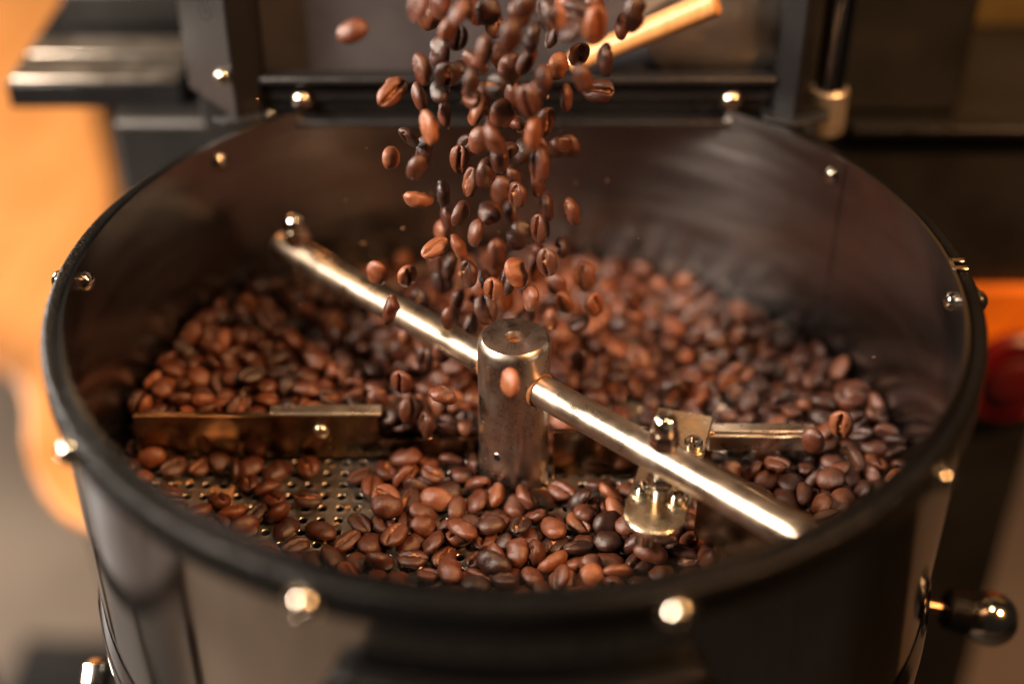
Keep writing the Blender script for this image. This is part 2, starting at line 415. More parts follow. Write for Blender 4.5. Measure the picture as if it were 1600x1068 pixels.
for s_ in (1, -1):
    m = MB().rod(on_rod(s_ * 12.0), on_rod(s_ * 14.0), 6.75, 40, 0.4); m.build('rust_ring', M['rust'], rod_)
def blade(t0, t1, off, z0, z1, th=2.2):
    c = rd * ((t0 + t1) / 2) + rn * off
    return MB().box((c.x, c.y, (z0 + z1) / 2), (t1 - t0, th, z1 - z0), ra)
MB2 = blade(82, 140, 8.2, -80, -44.5).build('scraper_blade', M['paddle'], arm, bevel=0.4)
blade(-134, -30, 7.6, -60, -45.0).build('scraper_blade', M['paddle'], arm, bevel=0.4)
# ---- clamp brackets: a cap bolt down through the rod into a round-ended plate with screws
def cap_bolt(t, zt, zb, parent):
    x, y, _ = on_rod(t)
    b = MB().lathe([(1e-3, zt), (2.2, zt - .2), (3.6, zt - 1.2), (4.4, zt - 3.0), (4.6, zt - 5.5), (4.2, zt - 6.6), (4.2, zt - 7.0)][::-1], 24, c=(x, y, 0)).build('cap_nut', M['chrome'], parent)
    MB().lathe([(5.6, -39.9 + .2), (5.6, zt - 7.2 - 3.6), (5.2, zt - 7.0)], 6, c=(x, y, 0)).build('hex_nut', M['chrome'], b, bevel=0.3)
    # threaded shank below the rod
    prof = []; z = zb
    while z < -51: prof += [(2.35, z), (2.9, z + .45)]; z += .9
    MB().lathe(prof, 16, c=(x, y, 0)).build('threaded_shank', M['zinc'], b)
    MB().lathe([(5.0, -57.5), (5.2, -57), (5.2, -53.5), (4.6, -52.2)], 6, c=(x, y, 0)).build('lock_nut', M['chrome'], b, bevel=0.3)
    return b
def cap_screw(x, y, z, parent, r=3.5):
    o = MB().lathe([(r, z), (r, z + 2.4), (r * .85, z + 3.1), (r * .5, z + 3.2), (r * .45, z + 1.4), (1e-3, z + 1.4)], 18, c=(x, y, 0)).build('cap_screw', M['chrome'], parent)
    MB().lathe([(r + 1.4, z - .05), (r + 1.4, z + .6), (r * .9, z + .7)], 18, c=(x, y, 0)).build('washer', M['zinc'], o)
    return o
def bracket(t, tilt, name='clamp_bracket', flip=1):
    x, y, _ = on_rod(t)
    wv = Vector((math.sin(tilt), math.cos(tilt), 0)) * flip; sv = Vector((wv.y, -wv.x, 0))
    poly = []
    for k in range(11):
        a = math.pi + math.pi * k / 10
        p = Vector((x, y, 0)) - wv * 8 + sv * (11 * math.cos(a)) + wv * (11 * math.sin(a)); poly.append((p.x, p.y))
    for (u, v) in ((11, 52), (-11, 52)):
        p = Vector((x, y, 0)) + sv * u + wv * v; poly.append((p.x, p.y))
    b = MB().prism(poly, -67.2, -64.2).build(name, M['zinc'], arm, bevel=0.6)
    for (u, v) in ((-6.2, 2.0), (6.6, 1.0), (6.5, 32)):
        p = Vector((x, y, 0)) + sv * u + wv * v; cap_screw(p.x, p.y, -64.2, b)
    cap_bolt(t, -26.5, -67.0, b)
    # foot below the plate
    p = Vector((x, y, 0)) - wv * 6
    MB().rod((p.x - 3, p.y, -80), (p.x - 3, p.y, -67.1), 3.2, 14).build('foot_stud', M['zinc'], b)
    return b
br = bracket(71, R(16))
br['label'] = 'zinc plated clamp bracket with bolt and cap screws near the rim'
cap_bolt(-126, -26.5, -60.0, arm)
# ---- paddles standing on the plate
pl = MB().box((-101.5, 9, -82), (96, 2.6, 21)).build('paddle', M['paddle'], arm, bevel=0.5)
pl['label'] = 'oiled upright paddle with a bright top edge'
MB().box((-74, 10.8, -71.2), (44, 6.2, 1.6)).build('paddle_flange', M['rod'], pl, bevel=0.5)
q = Matrix(((1, 0, 0), (0, 0, -1), (0, 1, 0)))
MB().lathe([(3.4, 0), (3.4, 1.2)] + [(3.2 * math.cos(R(a)), 1.2 + 2.4 * math.sin(R(a))) for a in (0, 20, 40, 60, 78)] + [(1e-3, 3.6)], 18, c=(-76, 7.6, -78), frame=q).build('rivet', M['zinc'], pl)
MB().box((-34, 9.4, -88), (42, 2.4, 8)).build('paddle_strap', M['paddle'], pl)
pr = MB().box((46, -3, -81), (62, 2.6, 22)).build('paddle', M['paddle'], arm, bevel=0.5)
MB().lathe([(2.6, 0), (2.6, .8), (1.8, 1.6), (1e-3, 1.8)], 16, c=(58, -4.4, -80), frame=q).build('rivet', M['zinc'], pr)
pf = MB()
pf.box((95.5, -4.5, -74.6), (42, 2.4, 7.4)); pf.build('paddle_bar', M['rod'], pr, bevel=0.8)
MB().box((95.5, -0.6, -71.2), (42, 5.2, 1.8)).build('paddle_flange', M['rod'], pr, bevel=0.5)

# ================================================================== chute frame over the back of the bin
ch = empty('chute_frame', (0, 128, 0))
tag(ch, 'black steel chute frame with posts and a bolted cross bar behind the bin', 'chute frame')
MB().prism([(-117.5, 118), (-107.6, 124), (-107.6, 150), (-144, 150)], 1.4, 120).build('post', M['frame'], ch, bevel=0.8)
MB().prism([(110.8, 124), (119, 118.5), (124, 122), (124, 150), (110.8, 150)], 1.4, 120).build('post', M['frame'], ch, bevel=0.8)
MB().prism([(-122, 113), (-106, 118), (-106, 128), (-128, 118)], 0.7, 2.2).build('post_foot', M['frame'], ch, bevel=0.4)
MB().prism([(106, 118), (118, 112), (134, 118), (140, 150), (106, 132)], 0.7, 2.2).build('post_foot', M['frame'], ch, bevel=0.4)
cb = MB().box((1.6, 130, 6.5), (218, 6, 19)).build('cross_bar', M['frame'], ch, bevel=0.6)
MB().box((1.6, 126.8, 16.8), (217.6, 9, 3.0)).build('top_ledge', M['frame'], cb, bevel=0.8)
MB().rod((-106, 127.2, 6.4), (109, 127.2, 6.4), 1.6, 12).build('bead_strip', M['rim'], cb)
MB().rod((-106, 127.0, 2.2), (109, 127.0, 2.2), 1.3, 12).build('bead_strip', M['rim'], cb)
MB().box((1.6, 128.0, -4.4), (217, 6.5, 2.6)).build('bottom_ledge', M['frame'], cb, bevel=0.6)
def front_bolt(x, y, z, parent, r=4.6):
    q = Matrix(((1, 0, 0), (0, 0, -1), (0, 1, 0)))
    o = MB().lathe([(r, 0), (r, .8)] + [(r * .96 * math.cos(R(a)), .8 + r * .8 * math.sin(R(a))) for a in (0, 18, 36, 54, 70)] + [(r * .3, r * .7), (1e-3, r * .7)], 20, c=(x, y, z), frame=q).build('bolt', M['chrome'], parent)
    return o
front_bolt(-90.4, 126, 7.0, cb); front_bolt(93.0, 126, 7.0, cb)
o = front_bolt(-104.5, 126.2, 0.2, cb, 1.7)
qn = Vector((-.62, -.78, 0))
MB().sphere((-121.4, 118.6, 21), 3.3, 16, 10).build('bolt', M['chrome'], ch)
bp = MB().box((1.6, 139, 66), (217, 3, 104)).build('back_panel', M['panel'], ch)
bp['label'] = 'slate grey panel between the posts'
MB().lathe([(34, 0), (34, 3), (32, 4), (1e-3, 4)], 48, c=(86, 137.4, 42), frame=Matrix(((1, 0, 0), (0, 0, -1), (0, 1, 0)))).build('steel_door_plate', M['plate'], bp)
tb = MB().rod((136.6, 136, -9.5), (136.6, 136, 130), 6.6, 24).build('support_tube', M['jacket'], ch)
MB().lathe([(8.4, -12), (8.4, 7.2), (7.9, 7.8), (6.5, 7.8)], 32, c=(136.6, 136, 0)).build('steel_collar', M['collar'], tb)
# wooden lever hanging in front of the panel
lv = empty('wooden_lever', (27, 122, 24)); tag(lv, 'orange varnished wooden lever slanting across the slate panel', 'lever')
MB().rod((24, 128, 22.5), (82, 118, 54), 4.4, 20, 1.2, 5.6).build('handle', M['handle'], lv)
MB().rod((16, 131, 18.2), (25, 128, 23), 2.4, 14).build('lever_pin', M['zinc'], lv)

# ================================================================== roaster body behind
rb = empty('roaster_body', (0, 200, -760)); tag(rb, 'matt black roaster cabinet standing behind the cooling bin', 'roaster')
MB().box((48, 330, -395), (480, 290, 724)).build('cabinet', M['body'], rb, bevel=3)
MB().box((224, 181, -33.0), (130, 15, 3.4)).build('ledge_trim', M['frame'], rb, bevel=0.9)
MB().prism([(150, 190), (213, 190), (222, 420), (150, 420)], -31, 260).build('upper_housing', M['body'], rb, bevel=2)
MB().box((420, 300, 110), (380, 8, 282)).build('olive_panel', M['olive'], rb)
MB().box((0, 260, 110), (286, 200, 280)).build('drum_housing', M['body'], rb, bevel=4)
sh = MB().box((-202, 290, -27), (84, 180, 13)).build('side_shelf', M['frame'], rb, bevel=0.8)
MB().box((-201, 212, -19.4), (80, 22, 2.4)).build('shelf_strip', M['plate'], sh, bevel=0.6)
MB().box((-201, 240, -19.4), (80, 20, 2.4)).build('shelf_strip', M['plate'], sh, bevel=0.6)
MB().box((-196, 300, -10), (70, 70, 20)).build('drip_tray', M['body'], sh, bevel=2)

# emergency stop on the cabinet's front
es = empty('emergency_stop', (264, 175, -178)); tag(es, 'red emergency stop button on an orange plate beside the bin', 'button')
q = Matrix(((1, 0, 0), (0, 0, -1), (0, 1, 0)))
def cyl(z): return q
MB().box((270, 181.5, -166), (74, 7, 82)).build('plate', M['orange'], es, bevel=1)
MB().lathe([(27, 0), (27, 5), (25, 7), (19, 7), (18, 4), (1e-3, 4)], 48, c=(264, 177.8, -177), frame=q).build('guard_ring', M['red'], es)
MB().lathe([(9, 3.5), (9, 7), (15, 8), (15.5, 10), (13, 12), (8, 13), (1e-3, 13.2)], 40, c=(264, 177.8, -177), frame=q).build('push_button', M['dark_red'], es)

# wooden table, chair and stool around
tb = empty('wooden_table', (-420, 560, -330)); tag(tb, 'orange wooden table top behind the bin, brightly lit', 'table')
tpoly = [(-215, 190), (-252, 195), (-269, 205), (-286, 225), (-301, 252), (-311, 277), (-317, 303), (-329, 331), (-348, 351), (-420, 372), (-700, 420), (-900, 1500), (-520, 1500), (-402, 820), (-326, 600), (-290, 420), (-240, 260)]
MB().prism(tpoly, -309, -300).build('table_top', M['wood'], tb, bevel=3)
MB().rod((-330, 480, -758), (-340, 470, -322), 20, 16, 0, 26).build('leg', M['chair'], tb)
cr = empty('dark_chair', (-450, 330, -760)); tag(cr, 'dark brown wooden chair showing at the edge of the orange table', 'chair')
MB().tube([(-392, 268, -420), (-372, 276, -330), (-362, 290, -280), (-362, 300, -262), (-378, 312, -240), (-440, 335, -222)], 10, 12).build('back_rail', M['chair'], cr)
for x, y in ((-392, 268), (-760, 250), (-560, -110), (-860, -90)):  # unseen legs and seat added to make dark stripes in the bin's reflections
    MB().rod((x, y, -759), (x, y, -415), 17, 14).build('leg', M['chair'], cr)
MB().prism([(-380, 290), (-780, 270), (-880, -110), (-540, -130)], -440, -415).build('unseen_seat', M['chair'], cr, bevel=4)

# ================================================================== coffee beans
def bean_mesh(seed, L=5.3, Wd=3.95, Hd=3.1, B=1.55, crease=1.0, cw=0.5, wr=0.12, ns=15, seamcurve=0.3):
    """lofted cross sections along x. returns verts (mm), faces"""
    rnd=random.Random(seed)
    ph=[rnd.uniform(0,6.28) for _ in range(8)]
    asym=rnd.uniform(-.12,.12)
    top=[math.pi*k/9 for k in range(1,9)]                  # dome angles from +y side to -y side
    botu=[-1,-.93,-.8,-.6,-.36,-.2,-.1,0,.1,.2,.36,.6,.8,.93,1]
    V=[];rings=[]
    for i in range(1,ns-1):
        t=-math.cos(math.pi*i/(ns-1))
        e=max(0.,1-abs(t)**2.25)
        w=Wd*e**.5*(1+asym*t); h=Hd*max(0,1-abs(t)**2.4)**.55; b=B*e**.45
        x=L*t
        sc=seamcurve*math.sin(t*3.0+ph[0])
        ring=[]
        for a in top:
            y=w*math.cos(a); z=h*math.sin(a)**.92
            n=1+wr*.16*math.sin(x*1.3+ph[1]+2*a)+wr*.13*math.sin(3*a+ph[2]+x*.7)
            ring.append((x,y*n,z*n))
        for u in botu:
            y=w*u
            edge=(1-abs(u)**3.2)
            z=-b*edge**.6
            d=math.exp(-((y-sc)/cw)**2)*crease*min(1,e*1.6)
            lip=math.exp(-((abs(y-sc)-1.15)/.55)**2)*.22*crease
            n=wr*.35*math.sin(x*2.1+ph[3]+y*.9)+wr*.25*math.sin(x*3.7+y*2.0+ph[4])
            z=z+d*1.45-lip*1.5*e+n*edge
            yy=y
            ring.append((x,yy,z))
        # order: top goes +y -> -y, bottom goes -y -> +y
        rings.append(ring)
    n=len(rings[0])
    V=[v for r in rings for v in r]
    F=[]
    for i in range(len(rings)-1):
        for j in range(n):
            a=i*n+j;b=i*n+(j+1)%n
            F.append((a,b,b+n,a+n))
    c0=len(V);V.append((-L*1.0,0,.25));c1=len(V);V.append((L*1.0,0,.25))
    for j in range(n):
        F.append((c0,(j+1)%n,j))
        k=(len(rings)-1)*n
        F.append((c1,k+j,k+(j+1)%n))
    return V,F

NV = 8
VAR = [dict(L=5.2, Wd=3.9, Hd=3.0, crease=1.0), dict(L=5.4, Wd=3.8, Hd=2.9, crease=1.15, cw=.55), dict(L=4.9, Wd=4.0, Hd=3.2, crease=.95),
       dict(L=5.7, Wd=3.9, Hd=3.0, crease=1.2, cw=.62), dict(L=4.7, Wd=4.2, Hd=2.8, crease=1.0), dict(L=5.3, Wd=3.6, Hd=3.1, crease=.9),
       dict(L=5.1, Wd=4.1, Hd=2.7, crease=1.3, cw=.7), dict(L=5.5, Wd=4.0, Hd=3.2, crease=1.05)]
HAS_SKIN = {1, 3, 4, 6}
bean_me = []; skin_me = []; raw = []
def skin_mesh(seed, L, Wd, crease, **kw):
    rn_ = random.Random(seed + 50); V = []; F = []
    n = 12
    ph = rn_.uniform(0, 6)
    rnd = random.Random(seed); p0 = rnd.uniform(0, 6.28)
    for i in range(n + 1):
        t = -.82 + 1.64 * i / n
        e = max(0, 1 - abs(t) ** 2.25)
        sc_ = .3 * math.sin(t * 3.0 + p0)
        hw = (.22 + .55 * max(0.0, math.sin(i * .55 + ph)) + .12 * rn_.random()) * e ** .5
        z = -1.55 * e ** .45 + .42 + .30 * math.sin(i * 2.3 + ph) + rn_.uniform(-.15, .25) + (0.6 if math.sin(i * .55 + ph) < -.35 else 0)
        V += [(L * t, sc_ - hw, z - .16), (L * t, sc_ - hw * .3, z + .25), (L * t, sc_ + hw * .3, z + .2), (L * t, sc_ + hw, z - .16)]
    for i in range(n):
        for j in range(3): F.append((i * 4 + j, i * 4 + j + 1, i * 4 + j + 5, i * 4 + j + 4))
    return V, F
for k in range(NV):
    V, F = bean_mesh(k, wr=0.24 + 0.12 * (k % 4), **VAR[k]); raw.append((np.array(V), F))
    me = bpy.data.meshes.new('coffee_bean'); me.from_pydata([(x * MM, y * MM, z * MM) for x, y, z in V], [], F); me.update()
    me.materials.append(M['bean']); me.polygons.foreach_set('use_smooth', [True] * len(me.polygons)); bean_me.append(me)
    if k in HAS_SKIN:
        V, F = skin_mesh(k, **VAR[k])
        me = bpy.data.meshes.new('silverskin'); me.from_pydata([(x * MM, y * MM, z * MM) for x, y, z in V], [], F); me.update()
        me.materials.append(M['skin']); me.polygons.foreach_set('use_smooth', [True] * len(me.polygons)); skin_me.append(me)
    else: skin_me.append(None)
def uneven(p, s):
    h = [math.sin(p[0] * 12.9 + p[1] * 78.2 + j * 37.7) * 43758.5 for j in range(3)]
    h = [v - math.floor(v) - .5 for v in h]
    return (s * (1 + .18 * h[0]), s * (1 + .16 * h[1]), s * (1 + .16 * h[2]))
def place_bean(k, loc, quat, s, label, group):
    o = bpy.data.objects.new('coffee_bean', bean_me[k]); COL.objects.link(o)
    o.rotation_mode = 'QUATERNION'; o.location = Vector(loc) * MM; o.rotation_quaternion = quat; o.scale = uneven(loc, s)
    tag(o, label, 'coffee bean', group)
    if skin_me[k] is not None:
        c = bpy.data.objects.new('silverskin', skin_me[k]); COL.objects.link(c); c.parent = o
    return o
# where each bean of the settled heap lies: x, y, z in tenths of a millimetre, a rotation quaternion in hundredths, a size in per cent
DATA = [
    1205,-186,-812,14,1,28,-94,119, 496,-525,-874,98,3,13,-2,122, -1344,4,-909,10,41,-89,-10,124, -478,-290,-858,94,29,9,-4,118,
    -444,-419,-879,10,-50,85,-8,121, -296,-192,-910,90,41,-3,-9,121, -373,-513,-910,2,8,98,-11,121, -72,-578,-873,79,55,-2,-21,119,
    -1061,337,-702,9,38,-90,-12,122, -336,125,-899,13,-11,69,69,123, 344,-453,-886,2,0,-8,99,111, 12,-513,-883,64,25,-3,-71,114,
    -815,4,-912,3,49,85,13,117, 425,-379,-866,92,16,-5,32,108, -373,526,-776,6,-99,1,-2,123, -728,-348,-931,24,-2,-1,96,110,
    -1440,47,-901,82,53,-12,11,120, -87,-377,-878,95,-8,-3,26,119, 184,-133,-914,0,-94,30,2,112, -621,-412,-917,1,-91,-38,-4,104,
    -898,-266,-903,14,-41,78,-44,123, -339,-346,-910,90,34,24,-4,103, -1133,1002,-720,23,7,16,-95,123, -795,-178,-917,12,-98,2,5,101,
    -578,-319,-914,11,-45,-87,10,109, 145,-385,-881,85,0,-11,-50,118, 1185,807,-889,67,58,-30,32,121, -426,14,-879,3,-10,6,98,121,
    -479,663,-822,27,43,-38,76,124, 22,-378,-870,3,56,-81,9,111, 788,-454,-869,81,10,8,-55,111, -191,-416,-861,90,-17,4,-38,117,
    -488,-534,-894,39,79,35,-29,119, 138,-534,-903,25,-13,81,-49,113, 54,-221,-866,28,77,-50,-25,118, -859,-335,-933,50,1,0,-85,104,
    212,790,-818,6,-14,30,-93,115, 767,456,-912,46,28,-7,-83,121, -733,221,-732,30,11,-91,-22,104, 783,60,-912,0,99,-1,4,121,
    -350,161,-819,9,-88,-45,-1,109, 235,-480,-882,18,95,19,-5,106, 352,-348,-890,16,-10,42,-88,117, -939,-12,-931,46,-1,-2,-88,114,
    -501,-16,-910,12,78,-59,-4,123, 634,-401,-828,40,14,24,86,113, -316,-82,-872,15,-15,-97,-5,101, 426,502,-910,15,47,85,14,118,
    -916,305,-740,57,0,37,-72,108, 196,1504,-846,95,29,1,1,124, 326,879,-853,22,-92,-15,-25,117, 1011,-109,-797,6,38,90,-14,109,
    -78,-178,-902,40,-43,76,-24,117, 1327,-10,-866,2,52,74,39,112, -1098,150,-738,2,-53,61,56,114, -475,128,-749,57,14,-16,-78,112,
    -312,293,-819,64,1,-55,52,110, 4,-210,-930,79,1,0,-59,122, 439,-440,-896,34,85,-1,37,118, 838,-82,-886,52,37,49,-57,123,
    -1290,384,-756,94,16,12,22,117, -139,-198,-916,66,-28,-19,65,116, -1418,301,-745,78,10,3,61,113, -680,816,-863,30,-3,53,-78,113,
    -218,-239,-916,70,37,10,59,98, 472,952,-879,34,-18,-26,87,116, 266,-307,-878,96,-2,10,-21,101, 975,397,-903,87,12,-38,28,113,
    1484,264,-857,9,-95,-2,27,112, 842,637,-868,14,-90,-40,3,109, 1110,364,-863,24,18,-75,-57,123, 349,1424,-877,26,-94,18,0,123,
    1225,68,-860,30,90,28,2,114, 1392,598,-862,39,-28,86,3,104, 37,1312,-859,5,52,-83,-15,120, 1266,520,-876,37,-16,19,-89,113,
    246,-319,-911,9,84,-51,-9,121, 664,447,-914,10,53,-83,-10,111, -297,-438,-907,57,-39,-14,70,117, 72,-508,-888,22,-69,18,-65,122,
    537,668,-876,18,-55,-70,-41,117, 1090,-254,-829,69,34,20,58,102, 576,-401,-840,25,-15,-95,-1,101, -831,259,-728,1,8,16,97,121,
    -1159,23,-914,94,-4,24,-17,120, 650,-472,-879,57,-23,60,49,122, 187,1043,-830,49,74,34,-27,119, 918,560,-906,43,-80,-36,16,116,
    -139,-121,-900,36,-24,36,81,120, -1373,630,-716,6,-86,-35,-33,124, -945,646,-749,30,31,12,88,114, -1379,544,-729,43,14,-20,86,97,
    514,516,-901,23,71,-48,-45,115, 880,806,-871,1,-1,-7,99,114, -486,-234,-863,28,-89,30,14,121, 1354,185,-846,28,-27,64,64,122,
    1025,-286,-847,58,27,-6,75,113, 1257,138,-842,36,16,-35,-84,122, -264,128,-830,76,-52,27,24,103, -232,-602,-888,60,0,9,78,117,
    683,810,-884,75,10,12,63,121, 1137,38,-892,93,-15,7,-30,110, -914,1092,-816,22,-27,92,6,106, 606,-514,-902,54,-81,13,-14,122,
    478,-200,-908,12,26,89,-33,106, 1200,578,-885,66,14,-7,-72,119, -1138,363,-742,95,9,8,27,120, 1272,334,-853,2,19,27,93,113,
    842,-331,-801,30,-49,63,50,122, -255,-498,-915,3,86,48,-4,108, -426,-78,-900,64,-64,-40,-3,104, -827,486,-739,84,0,8,-52,104,
    -530,-430,-920,53,-17,-2,-82,118, 345,440,-908,79,58,-2,-17,110, -1395,381,-718,20,10,10,96,103, -1131,-192,-908,19,80,-53,11,112,
    760,556,-878,50,-13,-3,-84,119, -180,149,-834,92,17,28,17,101, -378,1033,-780,86,19,17,41,110, -1263,535,-722,70,61,-33,-9,119,
    -630,234,-760,27,49,-81,-5,109, 471,1341,-842,53,-15,22,-79,120, 1381,123,-838,19,26,93,-7,100, -1047,21,-932,89,2,-1,43,109,
    940,485,-914,12,-43,88,5,104, -1239,13,-916,3,86,49,-5,105, 535,1149,-856,13,58,-72,-33,113, 456,742,-874,19,14,1,96,110,
    1098,994,-866,6,42,-87,-22,104, -348,-272,-912,0,-28,3,-95,115, 1058,566,-832,11,80,-57,-6,107, 358,1152,-906,77,23,24,-52,118,
    -1315,719,-693,96,-4,-19,-14,122, 794,812,-861,44,25,-40,-75,122, 318,516,-879,97,8,-6,-14,112, 582,470,-932,69,0,2,-71,109,
    -609,-40,-917,11,93,32,9,101, -1338,239,-756,59,79,-7,0,111, -209,-37,-925,80,-15,-2,-56,110, -972,386,-732,7,96,-18,14,121,
    150,-439,-910,14,82,53,2,123, 1434,80,-883,8,-5,-12,98,109, 1057,-176,-841,54,-9,1,-83,116, 976,-148,-860,89,38,22,1,112,
    -438,125,-796,78,-13,6,59,115, -709,939,-860,83,24,-20,-44,119, -563,326,-778,43,5,24,86,114, 628,554,-915,11,39,90,10,108,
    -1096,-44,-889,36,52,54,53,106, -1044,821,-743,4,-95,22,16,124, -1038,-86,-918,8,-79,58,-13,97, -411,-207,-911,5,-59,79,4,123,
    560,593,-894,24,-10,-25,92,101, -300,944,-787,14,72,-66,-10,113, -1246,224,-753,4,-27,60,-73,103, -378,-113,-907,56,78,13,-18,102,
    806,1313,-893,13,47,55,-66,116, -245,38,-913,90,-38,16,6,105, -467,526,-816,61,77,6,-13,97, -1071,745,-716,8,87,-38,-26,99,
    -756,689,-776,60,34,-68,22,108, 80,-292,-900,16,83,-42,30,117, 240,726,-862,19,77,57,13,112, -949,823,-803,1,6,-10,98,114,
    -1065,1029,-745,25,-92,26,4,123, -551,-110,-915,5,70,-69,-11,108, 783,977,-871,21,20,4,-95,110, -343,1393,-862,11,-98,-10,-2,112,
    377,-170,-900,22,88,0,-38,111, -251,485,-772,9,10,97,14,102, -520,1384,-814,49,-73,-40,22,104, -386,-422,-933,31,1,-1,-94,102,
    1377,327,-852,43,84,19,-24,106, 938,-238,-837,21,90,-31,-18,121, 1414,388,-854,86,31,18,-33,104, -1075,-250,-916,7,-7,95,-27,98,
    -222,964,-780,36,4,-3,92,104, 222,505,-868,79,55,-6,-20,108, -309,472,-841,25,0,-54,79,115, -986,-266,-914,10,87,45,10,109,
    -204,1312,-866,54,17,28,-76,104, -956,-122,-917,30,7,-36,-87,106, -488,-326,-909,12,-56,-80,13,122, 251,-216,-896,86,-7,-46,-16,118,
    -109,1438,-841,26,-68,-64,20,113, 929,-100,-863,20,-53,23,78,120, -430,259,-800,1,-37,-76,-51,107, -993,203,-745,42,-5,37,82,111,
    -993,271,-719,64,-9,11,74,103, 305,732,-911,2,83,-54,-10,118, -222,434,-807,22,71,64,13,107, -312,1089,-795,0,16,87,44,110,
    -1164,631,-719,44,-14,-21,85,110, 744,713,-890,57,-1,-20,-78,115, 712,914,-876,39,9,-3,90,104, 542,-455,-903,1,-7,75,64,118,
    -257,-127,-930,98,-1,1,15,121, 1030,452,-900,8,-22,84,46,120, 1423,-21,-866,1,-72,-63,26,119, -861,407,-769,24,-20,-8,-94,111,
    1499,159,-870,9,-11,-84,-50,100, -518,146,-848,29,33,36,-81,111, -1212,133,-761,72,-50,-40,-25,122, -1179,450,-736,28,53,-21,76,98,
    98,-174,-930,92,0,2,-37,120, 341,-523,-930,4,-2,-1,99,121, 1070,869,-884,96,-16,-13,9,109, -232,300,-845,39,89,20,-1,109,
    -245,156,-914,9,33,92,11,111, -1222,589,-711,57,26,9,-76,102, 668,-357,-866,3,34,91,18,109, 990,850,-882,66,-42,-27,54,114,
    -489,223,-777,16,-80,55,-8,121, -974,481,-734,34,15,-22,-89,109, -68,780,-817,22,-27,-11,92,121, 1154,-314,-830,73,14,-42,-51,115,
    -1014,936,-772,51,71,-2,-46,104, 319,-245,-910,5,69,-69,-14,123, -925,-183,-913,15,38,90,-9,104, 545,-155,-933,32,-1,1,94,101,
    -206,-402,-905,14,86,44,-15,123, 206,93,-933,85,0,1,51,101, -139,-510,-919,2,87,48,-3,98, 1263,279,-888,82,-18,0,-53,123,
    1012,80,-906,13,34,23,-89,106, -820,989,-886,35,1,47,-80,106, -892,152,-728,82,-28,-4,-48,102, 866,-408,-856,38,34,-6,85,110,
    592,715,-905,1,84,47,22,121, 459,-527,-912,1,-88,-45,-3,120, 1005,715,-909,42,32,23,81,121, 605,1418,-895,66,70,-16,-15,103,
    113,1189,-870,14,50,82,21,101, -88,965,-846,72,-4,-39,56,106, -108,-405,-913,8,79,60,-1,114, -584,487,-807,45,-37,-5,-80,112,
    -61,-518,-894,39,74,-10,-52,120, 1336,762,-892,40,-42,-60,54,102, 1031,1064,-878,57,2,1,81,115, -1165,887,-740,56,-60,46,31,97,
    -1012,-348,-905,75,60,14,18,113, 387,-269,-908,84,-4,33,-41,118, -570,609,-854,43,-72,-12,-51,109, -457,1375,-878,18,-7,-24,-94,114,
    186,586,-861,14,-85,48,5,115, -474,364,-815,80,14,-10,-57,122, 358,759,-868,56,59,-51,-26,106, -1135,668,-738,8,55,80,18,118,
    -170,1004,-796,22,-81,51,14,99, 254,982,-874,94,-20,21,9,122, -592,148,-792,94,29,8,-2,113, -761,468,-780,74,36,-40,-38,100,
    730,1262,-914,14,96,19,-2,110, -424,171,-915,22,70,-64,-17,101, 560,1005,-868,28,43,-85,-6,108, 1314,630,-887,83,-11,-14,51,104,
    -854,1104,-859,82,12,-26,-47,113, -1318,474,-757,80,12,27,50,109, 447,38,-917,1,-43,88,-13,100, 279,-570,-901,64,37,38,-54,100,
    711,-274,-874,66,20,16,69,104, -696,433,-796,7,-83,26,47,97, -786,163,-752,87,-37,4,-28,103, -1199,352,-762,2,79,-52,-31,105,
    1250,683,-903,14,33,-18,91,116, -1272,625,-726,7,-78,51,33,123, -1507,208,-748,74,-36,-49,26,111, -810,-438,-917,5,31,-94,2,104,
    -1476,186,-748,56,10,80,-9,100, 69,-386,-931,94,1,-1,32,113, 466,1180,-886,91,-1,13,36,118, -1468,360,-754,34,-13,66,-64,99,
    712,524,-900,7,87,1,-48,102, 1247,-42,-854,7,-11,2,-98,107, 332,1340,-896,35,38,83,-17,120, 536,1317,-874,21,76,59,7,112,
    162,-657,-862,26,71,51,38,111, 1514,96,-861,38,1,51,76,99, -1442,474,-734,6,32,-22,-91,101, 542,-347,-884,97,-10,2,16,110,
    765,1130,-908,28,-7,-47,82,118, 944,1009,-902,40,-64,51,-38,122, 439,-121,-933,98,-2,-1,-14,100, -908,967,-885,63,33,-55,41,121,
    529,808,-905,9,35,-81,-44,120, 832,392,-918,64,-34,-23,63,99, 1306,-111,-878,84,17,28,41,115, -377,294,-833,53,-19,-52,63,102,
    1109,599,-881,84,18,-10,-48,113, 584,898,-907,30,53,71,33,114, -158,374,-855,29,-18,20,-91,106, 1508,26,-862,81,-54,-18,8,106,
    372,607,-899,65,45,51,30,118, 570,317,-912,11,-94,27,-9,117, 862,1260,-905,60,75,-19,14,103, 34,1175,-867,0,61,78,-3,98,
    461,635,-907,60,-74,24,11,100, -558,748,-865,93,34,8,-1,119, -652,712,-854,56,-10,37,72,104, -1205,699,-714,44,-50,20,70,116,
    66,-610,-916,78,-29,17,-51,116, 1500,355,-871,52,-26,-59,53,102, -1232,421,-708,54,62,-55,-9,98, 339,-93,-916,27,95,10,-3,98,
    231,-527,-915,3,-29,91,-27,100, -839,734,-813,7,-26,-76,-58,117, 17,1508,-882,85,8,-35,-36,109, -153,23,-910,45,-49,-47,55,99,
    -232,835,-786,26,94,1,16,98, 626,956,-910,14,11,76,61,101, 651,638,-906,23,-36,12,88,106, 96,1426,-854,14,28,3,-94,100,
    -592,896,-809,48,6,4,86,111, -873,584,-755,12,-79,44,-39,109, 1438,436,-862,10,-4,-94,-29,110, 1035,533,-907,37,-2,51,-76,109,
